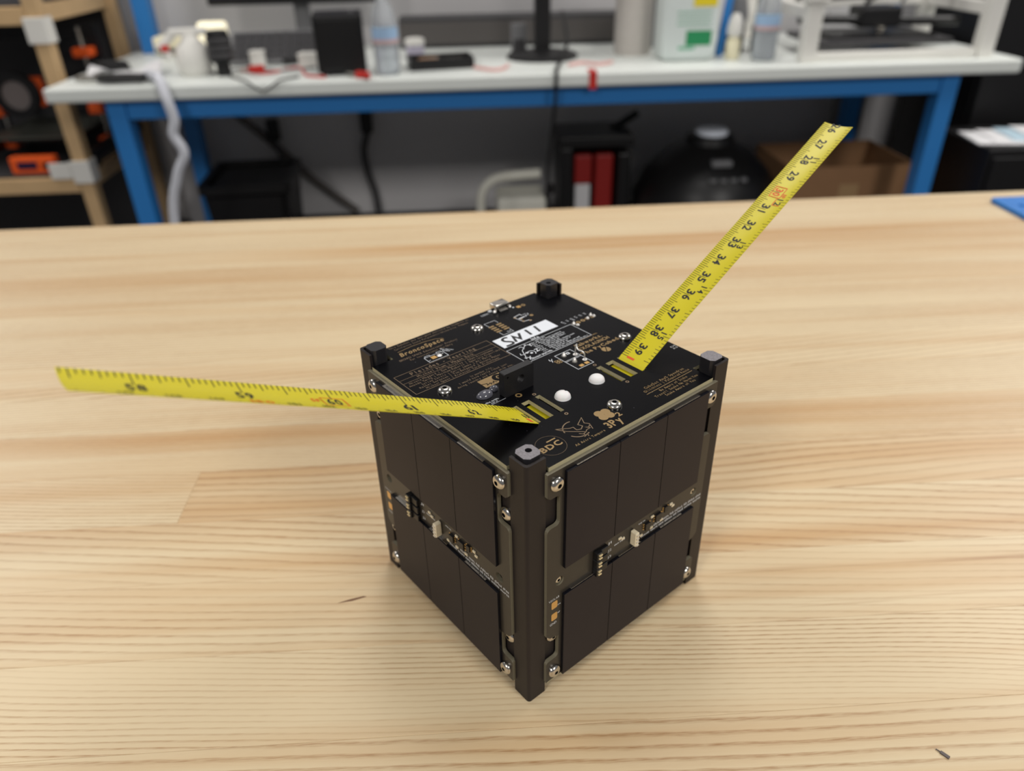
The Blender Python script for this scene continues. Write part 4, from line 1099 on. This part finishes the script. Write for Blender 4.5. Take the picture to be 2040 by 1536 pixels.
part(o, 'roller', M_WHITE, lambda g: g.lathe([(0.07, -0.012), (0.07, 0.012)], -0.1, 0.235, 0.19, 28, M=Matrix.Rotation(math.pi / 2, 4, 'X'))); part(o, 'roller_hub', M_GREY, lambda g: g.lathe([(0.045, -0.015), (0.045, 0.015)], -0.1, 0.23, 0.19, 24, M=Matrix.Rotation(math.pi / 2, 4, 'X')))
part(o, 'belt', M_BK, lambda g: g.tube(smooth_path([(0.22, 0.05, 0.15), (0.12, 0.08, 0.19), (0.05, 0.05, 0.17), (-0.03, 0.06, 0.12)], 6), 0.006, 6))
part(o, 'wire', M_GREY, lambda g: g.tube(smooth_path([(0.19, -0.02, 0.16), (0.16, 0.0, 0.21), (0.1, 0.02, 0.2), (0.06, 0.04, 0.12)], 6), 0.005, 6))
o = at_bench('upright_bar', 'white upright bar standing behind the tool rack', 'bar', 0.87, 2.31)
part(o, 'bar', M_WHITE, lambda g: g.box(-0.017, 0.017, -0.017, 0.017, 0, 0.3, 0.004)); part(o, 'foot', M_WHITE, lambda g: g.box(-0.03, 0.03, -0.03, 0.03, 0, 0.012, 0.002)); part(o, 'side_strip', M_BK, lambda g: g.box(0.018, 0.03, -0.01, 0.01, 0.012, 0.26, 0.002))

# more clutter on the worktop
def coil(label, x, y, r, turns, M, rr=0.004):
    pts = [(x + (r + 0.004 * math.sin(k * 0.9)) * math.cos(k * 0.5), y + 0.7 * r * math.sin(k * 0.5), BT + rr + 0.0012 * k * 0.5) for k in range(int(turns * 12.6))]
    return cable('cable_coil', label, M, pts, rr, 'cable', 2)
coil('small coil of black cable behind the pliers', -0.99, 2.02, 0.045, 3, M_BK)
coil('small coil of black cable in front of the propped keyboard', -0.50, 2.03, 0.03, 2, M_BK, 0.003)
for i, (lb, x_, y_, sx, sy, sz, M) in enumerate((('small white foam block left of the mini computer', -0.445, 2.0, 0.03, 0.02, 0.03, M_WHITE), ('tiny white carton beside the black lens', -0.595, 2.03, 0.018, 0.018, 0.035, M_WHITE),
        ('grey carton behind the paper towel roll', 0.53, 2.20, 0.05, 0.04, 0.14, M_GREY), ('white carton behind the plotter gantry', 1.16, 2.30, 0.09, 0.05, 0.13, M_PAPER))):
    o = at_bench('carton', lb, 'box', x_, y_, 0.15 * (i - 1))
    part(o, 'body', M, lambda g: g.box(-sx, sx, -sy, sy, 0, sz, 0.003)); part(o, 'lid', M, lambda g: g.box(-sx - 0.001, sx + 0.001, -sy - 0.001, sy + 0.001, sz, sz + 0.006, 0.001))
for i, (x_, y_) in enumerate(((0.665, 2.12), (0.62, 2.17))):
    o = at_bench('glue_bottle', ('clear glue bottle with dark cap behind the marker', 'pale glue bottle with dark cap behind the jug')[i], 'bottle', x_, y_)
    part(o, 'body', M_CLEAR if i == 0 else M_GREY, lambda g: g.lathe([(0.018, 0), (0.02, 0.005), (0.02, 0.09), (0.01, 0.115)], 0, 0, 0, 18), True); part(o, 'cap', M_BK, lambda g: g.lathe([(0.011, 0.115), (0.008, 0.14), (0.004, 0.15)], 0, 0, 0, 14))

# ------------------------------------------------------------------ below the bench
def on_floor(name, label, cat, x, y, rz=0.0): return thing(name, label, cat, (x, y, FLOOR), rz)
o = on_floor('waste_bin', 'black plastic waste bin under the bench by the blue leg', 'bin', -0.70, 2.12, 0.05)
def bin_(g):
    bm = bmesh.new(); bmesh.ops.create_cube(bm, size=1)
    for v in bm.verts: k = 1.0 if v.co.z > 0 else 0.78; v.co = Vector((v.co.x * 0.25 * k, v.co.y * 0.28 * k, 0.0 if v.co.z < 0 else 0.45))
    bmesh.ops.bevel(bm, geom=bm.edges[:], offset=0.02, segments=2, affect='EDGES'); g.bm(bm)
part(o, 'body', M_BK, bin_); part(o, 'rim', M_PLASTIC, lambda g: g.prism([rrect(-0.135, 0.135, -0.15, 0.15, 0.03), rrect(-0.115, 0.115, -0.13, 0.13, 0.025)], 0.44, 0.465)); part(o, 'handle', M_GREY, lambda g: g.box(-0.03, 0.03, -0.141, -0.128, 0.29, 0.31, 0.003))
for i, (x_, z_) in enumerate(((-0.69, -0.34), (-0.372, -0.325))):
    o = thing('wall_outlet', ('wall outlet with black plug beside the sloping conduit', 'wall outlet with black plug in the bare wall middle')[i], 'outlet', (x_, WY - 0.0005, z_))
    part(o, 'plate', M_WALL, lambda g: g.box(-0.035, 0.035, -0.006, 0, -0.055, 0.055, 0.002)); part(o, 'plug', M_BK, lambda g: g.box(-0.02, 0.02, -0.04, -0.006, -0.035, 0.035, 0.005))
cable('hanging_cable', 'black cord sagging from the plug beside the conduit', M_DGREY, [(-0.69, WY - 0.03, -0.375), (-0.672, WY - 0.03, -0.45), (-0.65, WY - 0.03, -0.55), (-0.665, WY - 0.03, -0.65), (-0.7, WY - 0.05, -0.855)], 0.008)
cable('hanging_cable', 'grey cord hanging from the plug in the bare wall', M_DGREY, [(-0.372, WY - 0.03, -0.36), (-0.39, WY - 0.03, -0.42), (-0.385, WY - 0.03, -0.5), (-0.365, WY - 0.03, -0.6), (-0.36, WY - 0.03, -0.855)], 0.011)
cable('wall_conduit', 'dark sloping conduit running down the wall under the bench', mat('conduit', srgb(92, 86, 82), 0.6), [(-0.90, WY - 0.014, -0.20), (-0.72, WY - 0.014, -0.37), (-0.58, WY - 0.014, -0.52), (-0.44, WY - 0.014, -0.64)], 0.013, 'conduit')
o = on_floor('wall_column', 'grey vertical pipe cover standing behind the bench legs', 'pipe cover', 1.30, 2.40)
part(o, 'cover', M_GREY, lambda g: g.box(-0.04, 0.04, -0.035, 0.055, 0, 0.75, 0.01)); part(o, 'collar', M_DGREY, lambda g: g.box(-0.046, 0.046, -0.038, 0.058, 0, 0.03, 0.002))
o = on_floor('pipe_duct', 'pale grey duct standing beside the waste bin', 'duct', -0.985, 2.40)
part(o, 'cover', mat('duct_grey', srgb(165, 162, 162), 0.6), lambda g: g.box(-0.035, 0.035, -0.02, 0.04, 0.02, 0.70, 0.008)); part(o, 'foot', M_DGREY, lambda g: g.box(-0.045, 0.045, -0.03, 0.04, 0, 0.02, 0.002))
# heater with bent handle and grille
o = on_floor('space_heater', 'cream white heater with bent tube handle and slotted grille', 'heater', 0.118, 2.05)
M_HEAT = mat('heater_white', srgb(226, 224, 212), 0.5)
part(o, 'body', M_HEAT, lambda g: g.box(-0.065, 0.085, -0.07, 0.07, 0.02, 0.395, 0.012)); part(o, 'foot', M_BK, lambda g: g.box(-0.075, 0.095, -0.08, 0.08, 0, 0.02, 0.004))
part(o, 'handle', M_HEAT, lambda g: g.tube(smooth_path([(-0.115, 0.03, 0.02), (-0.115, 0.03, 0.3), (-0.11, 0.03, 0.38), (-0.08, 0.03, 0.42), (-0.03, 0.03, 0.435), (0.075, 0.03, 0.44)], 6), 0.015, 10), True)
for k in range(7): part(o, 'grille_slot', M_BK, lambda g: g.box(-0.034 + 0.0135 * k, -0.026 + 0.0135 * k, -0.0725, -0.069, 0.26, 0.335, 0.0005))
part(o, 'knob', M_BK, lambda g: g.lathe([(0.014, 0), (0.014, 0.02), (0.01, 0.026)], 0.098, -0.04, 0.40, 14)); part(o, 'knob_arm', M_BK, lambda g: g.cyl((0.07, -0.03, 0.36), (0.098, -0.04, 0.402), 0.007))
# red and black case
o = on_floor('tool_case', 'open black tool case with red panels under the bench', 'case', 0.362, 2.14)
part(o, 'side', M_BK, lambda g: g.box(-0.11, -0.07, -0.09, 0.09, 0, 0.52, 0.006)); part(o, 'side', M_BK, lambda g: g.box(0.07, 0.11, -0.09, 0.09, 0, 0.5, 0.006))
part(o, 'back', M_BK, lambda g: g.box(-0.07, 0.07, 0.06, 0.09, 0, 0.5, 0.003)); part(o, 'bottom', M_BK, lambda g: g.box(-0.07, 0.07, -0.09, 0.06, 0, 0.03, 0.003)); part(o, 'lid', M_BK, lambda g: g.box(-0.115, 0.115, -0.095, 0.095, 0.52, 0.555, 0.006))
for k in range(2): part(o, 'red_panel', mat('deep_red', srgb(150, 30, 26), 0.5), lambda g: g.box(-0.062 + 0.066 * k, -0.006 + 0.066 * k, -0.06, -0.02, 0.4 if k == 0 else 0.28, 0.49, 0.006))
part(o, 'white_tag', M_PAPER, lambda g: g.box(-0.058, -0.010, -0.056, -0.03, 0.2, 0.399, 0.004)); part(o, 'handle', M_BK, lambda g: g.tube([(0.06, 0, 0.55), (0.09, 0, 0.57), (0.14, 0, 0.6)], 0.012, 8))
# shop vacuum
o = on_floor('shop_vacuum', 'round black shop vacuum with a pale top button', 'vacuum', 0.712, 2.06)
part(o, 'drum', M_BK, lambda g: g.lathe([(0.18, 0.03), (0.2, 0.05), (0.215, 0.32), (0.21, 0.34)], 0, 0, 0, 36), True)
part(o, 'dome', M_PLASTIC, lambda g: g.lathe([(0.222, 0.34), (0.225, 0.37), (0.19, 0.44), (0.13, 0.5), (0.075, 0.525), (0.07, 0.545), (0.05, 0.555)], 0, 0, 0, 36), True)
part(o, 'button', mat('pale_button', srgb(232, 238, 250), 0.3), lambda g: g.lathe([(0.05, 0.545), (0.05, 0.556), (0.044, 0.566)], 0.0, -0.01, 0, 20)); part(o, 'badge', M_GREY, lambda g: g.box(-0.03, 0.03, -0.15, -0.12, 0.485, 0.503, 0.004))
for k in range(4): part(o, 'switch', M_GREY, lambda g: g.lathe([(0.011, -0.004), (0.011, 0.004)], -0.03 + 0.03 * k, -0.172, 0.455, 12))
part(o, 'latch', M_STEEL, lambda g: g.lathe([(0.012, -0.004), (0.012, 0.006)], -0.17, -0.15, 0.365, 14, M=Matrix.Rotation(math.pi / 2, 4, 'X')))
part(o, 'hose_port', M_DGREY, lambda g: g.lathe([(0.035, 0), (0.035, 0.03)], 0.06, -0.2, 0.22, 18, M=Matrix.Rotation(math.pi / 2, 4, 'X')))
for a in (0.6, 2.2, 3.9, 5.4): part(o, 'caster', M_DGREY, lambda g: g.lathe([(0.02, 0), (0.024, 0.015), (0.02, 0.032)], 0.15 * math.cos(a), 0.15 * math.sin(a), 0, 12))
# cardboard box
o = on_floor('cardboard_box', 'open brown cardboard box under the bench by the blue leg', 'box', 1.142, 2.13)
for (a, b, c, d_, n__) in ((-0.195, 0.195, -0.15, -0.145, 'front_wall'), (-0.195, 0.195, 0.145, 0.15, 'back_wall'), (-0.195, -0.19, -0.145, 0.145, 'side_wall'), (0.19, 0.195, -0.145, 0.145, 'side_wall')):
    part(o, n__, M_CARD, lambda g: g.box(a, b, c, d_, 0.006, 0.455, 0.0005))
part(o, 'bottom', M_CARD, lambda g: g.box(-0.195, 0.195, -0.15, 0.15, 0, 0.006))
part(o, 'packing_tape', mat('tan_tape', srgb(172, 140, 100), 0.35), lambda g: g.box(-0.03, 0.03, -0.1515, -0.1502, 0.02, 0.4, 0.0002))

# ------------------------------------------------------------------ black cabinet at the right
o = on_floor('storage_cabinet', 'tall black storage cabinet beyond the bench end', 'cabinet', 1.95, 2.22)
for (a, b, c, d_, z0, z1, n__) in ((-0.46, 0.46, -0.18, 0.2, 0.03, 1.57, 'body'), (-0.46, 0.46, -0.18, 0.2, 0.0, 0.03, 'plinth'), (-0.47, 0.47, -0.2, 0.21, 1.57, 1.6, 'top'), (-0.455, -0.005, -0.2, -0.181, 0.04, 1.56, 'door'), (0.005, 0.455, -0.2, -0.181, 0.04, 1.56, 'door')):
    q = part(o, n__, M_BK, lambda g: g.box(a, b, c, d_, z0, z1, 0.002))
    if n__ == 'door': part(q, 'handle', M_DGREY, lambda g: g.box(-0.05 if a < 0 else 0.03, -0.03 if a < 0 else 0.05, -0.215, -0.2, 0.75, 0.9, 0.004))
o = on_floor('drawer_unit', 'low black drawer unit carrying loose papers by the bench end', 'drawers', 1.60, 1.83)
part(o, 'body', M_BK, lambda g: g.box(-0.23, 0.25, -0.12, 0.14, 0.03, 0.565, 0.004)); part(o, 'plinth', M_PLASTIC, lambda g: g.box(-0.21, 0.23, -0.1, 0.12, 0, 0.03))
for k in range(3):
    q = part(o, 'drawer', M_BK, lambda g: g.box(-0.22, 0.24, -0.132, -0.1205, 0.05 + 0.17 * k, 0.205 + 0.17 * k, 0.003)); part(q, 'handle', M_DGREY, lambda g: g.box(-0.05, 0.07, -0.145, -0.132, 0.14 + 0.17 * k, 0.152 + 0.17 * k, 0.003))
q = thing('paper_stack', 'loose stack of white papers lying on the low black drawers', 'papers', (1.47, 1.83, FLOOR + 0.565), -0.15)
for k in range(4):
    part(q, 'sheet', M_PAPER if k != 2 else mat('pale_blue_paper', srgb(176, 200, 214), 0.7), lambda g: g.box(-0.09 + 0.05 * k, 0.05 + 0.05 * k, -0.08 + 0.01 * k, 0.06 + 0.01 * k, 0.003 * k, 0.003 * k + 0.003))

# ------------------------------------------------------------------ lumber shelf with printers at the left
SX1, SY0 = -1.095, 1.935
shelf = on_floor('lumber_shelf', 'pine lumber shelving unit with white corner brackets', 'shelf', 0, 0)
def sh(name, x0, x1, y0, y1, z0, z1, M=M_PINE, b=0.002): 
    g = G(); g.box(x0, x1, y0, y1, z0 - FLOOR, z1 - FLOOR, b); return g.out(name, M, shelf)
for x_ in (SX1, SX1 - 0.9):
    for y_ in (SY0, 2.40): sh('post', x_ - 0.038, x_, y_, y_ + 0.038, FLOOR, 0.75)
for z_ in (0.048, -0.385):
    sh('front_board', SX1 - 0.9, SX1 - 0.04, SY0, SY0 + 0.019, z_, z_ + 0.042)
    sh('rear_board', SX1 - 0.9, SX1 - 0.04, 2.419, 2.438, z_, z_ + 0.042)
    for x_ in (SX1 - 0.038, SX1 - 0.9): sh('side_board', x_, x_ + 0.019, SY0 + 0.04, 2.398, z_, z_ + 0.042)
    sh('deck', SX1 - 0.88, SX1 - 0.04, SY0 + 0.02, 2.418, z_ + 0.042, z_ + 0.05, M_DGREY)
for z_ in (0.004, -0.358):
    sh('bracket', SX1 - 0.046, SX1 + 0.008, SY0 - 0.008, SY0 - 0.0005, z_, z_ + 0.062, M_WHITE); sh('bracket', SX1 + 0.0005, SX1 + 0.008, SY0, SY0 + 0.04, z_, z_ + 0.062, M_WHITE); sh('bracket', SX1 - 0.105, SX1 - 0.047, SY0 - 0.008, SY0 - 0.0005, z_ + 0.014, z_ + 0.058, M_WHITE) if z_ < -0.2 else None
sh('back_panel', SX1 - 0.9, SX1, 2.439, 2.444, FLOOR + 0.05, 0.7, M_DGREY)
def printer(label, x, y, z, lcd=True):
    o = thing('desktop_printer', label, 'printer', (x, y, z))
    for sx in (-0.17, 0.17):
        part(o, 'base_rail', M_BK, lambda g: g.box(sx - 0.015, sx + 0.015, -0.19, 0.19, 0.02, 0.05, 0.003))
        part(o, 'z_rod', M_STEEL, lambda g: g.cyl((sx * 0.85, 0.02, 0.05), (sx * 0.85, 0.02, 0.35), 0.005))
        for sy in (-0.16, 0.16): part(o, 'foot', M_BK, lambda g: g.lathe([(0.014, 0), (0.014, 0.02)], sx, sy, 0, 10))
        part(o, 'rod_holder', M_ORANGE, lambda g: g.box(sx * 0.85 - 0.022, sx * 0.85 + 0.022, -0.01, 0.04, 0.02, 0.045, 0.004))
        part(o, 'top_holder', M_ORANGE, lambda g: g.box(sx * 0.85 - 0.025, sx * 0.85 + 0.025, -0.005, 0.045, 0.27, 0.295, 0.004))
        part(o, 'axis_holder', M_ORANGE, lambda g: g.box(sx * 0.85 - 0.02, sx * 0.85 + 0.02, -0.02, 0.03, 0.115, 0.145, 0.004))
    part(o, 'portal_frame', M_BK, lambda g: g.prism([rrect(-0.185, 0.185, 0.02, 0.36, 0.02), rrect(-0.15, 0.15, 0.06, 0.32, 0.015)], -0.05, -0.044, XZ))
    part(o, 'heated_bed', mat('bed_grey', srgb(70, 72, 66), 0.4), lambda g: g.box(-0.125, 0.125, -0.15, 0.14, 0.075, 0.083, 0.002)); part(o, 'bed_carriage', M_BK, lambda g: g.box(-0.1, 0.1, -0.1, 0.1, 0.055, 0.073, 0.002))
    part(o, 'carriage', M_ORANGE, lambda g: g.box(-0.06, 0.0, -0.02, 0.02, 0.14, 0.22, 0.004)); part(o, 'fan_ring', M_BK, lambda g: g.prism([circle(-0.045, 0.183, 0.062, 30), circle(-0.045, 0.183, 0.042, 24)], 0.045, 0.07, XZ)); part(o, 'fan_disc', mat('hub_grey', srgb(120, 112, 110), 0.5), lambda g: g.prism([circle(-0.045, 0.183, 0.042, 24)], 0.045, 0.06, XZ)); part(o, 'fan_mount', M_BK, lambda g: g.box(-0.065, -0.025, -0.044, -0.02, 0.15, 0.21, 0.002))
    part(o, 'x_rod', M_STEEL, lambda g: g.cyl((-0.145, 0.02, 0.2), (0.145, 0.02, 0.2), 0.005))
    if lcd:
        q = part(o, 'display_housing', M_ORANGE, lambda g: g.box(-0.035, 0.09, -0.235, -0.205, 0.0, 0.047, 0.005))
        part(o, 'display', M_SCREEN, lambda g: g.box(-0.015, 0.04, -0.2375, -0.2345, 0.014, 0.034, 0.001)); part(o, 'display_knob', M_BK, lambda g: g.lathe([(0.008, 0), (0.008, 0.012)], 0.067, -0.235, 0.024, 12, M=Matrix.Rotation(math.pi / 2, 4, 'X'))); part(o, 'display_arm', M_ORANGE, lambda g: g.box(-0.05, 0.05, -0.205, -0.185, 0.02, 0.034, 0.003))
    return o
printer('black desktop printer with orange display on the pine shelf', -1.285, 2.195, -0.335)
o = thing('plastic_tub', 'grey translucent tub standing on the upper pine shelf', 'tub', (-1.3, 2.16, 0.098))
part(o, 'tub', mat('tub_grey', srgb(150, 152, 158), 0.35), lambda g: g.box(-0.13, 0.12, -0.12, 0.12, 0, 0.16, 0.012)); part(o, 'lid', M_GREY, lambda g: g.box(-0.138, 0.128, -0.128, 0.128, 0.16, 0.175, 0.005))

# ------------------------------------------------------------------ small marks and debris on the table
g = G(); g.prism([[(-0.0905, -0.0146), (-0.084, -0.0138), (-0.078, -0.0118), (-0.0795, -0.0114), (-0.0855, -0.0129)]], 0.00002, 0.00008); o = g.out('mineral_streak', mat('dark_streak', srgb(112, 78, 52), 0.6), tbl); o.location = (0, 0, Z)
o = thing('debris_sliver', 'tiny grey sliver of plastic lying on the table front', 'debris', (0.1335, -0.1015, 0.0))
part(o, 'sliver', mat('sliver_grey', srgb(92, 82, 80), 0.5), lambda g: g.box(-0.0016, 0.0016, -0.0006, 0.0006, 0.0, 0.0006, 0.0001, rot=Matrix.Rotation(-0.9, 4, 'Z'), seg=1))
part(o, 'tail', mat('sliver_grey', srgb(92, 82, 80), 0.5), lambda g: g.cyl((-0.0009, 0.0012, 0.0003), (-0.002, 0.0024, 0.0003), 0.0002, 6))
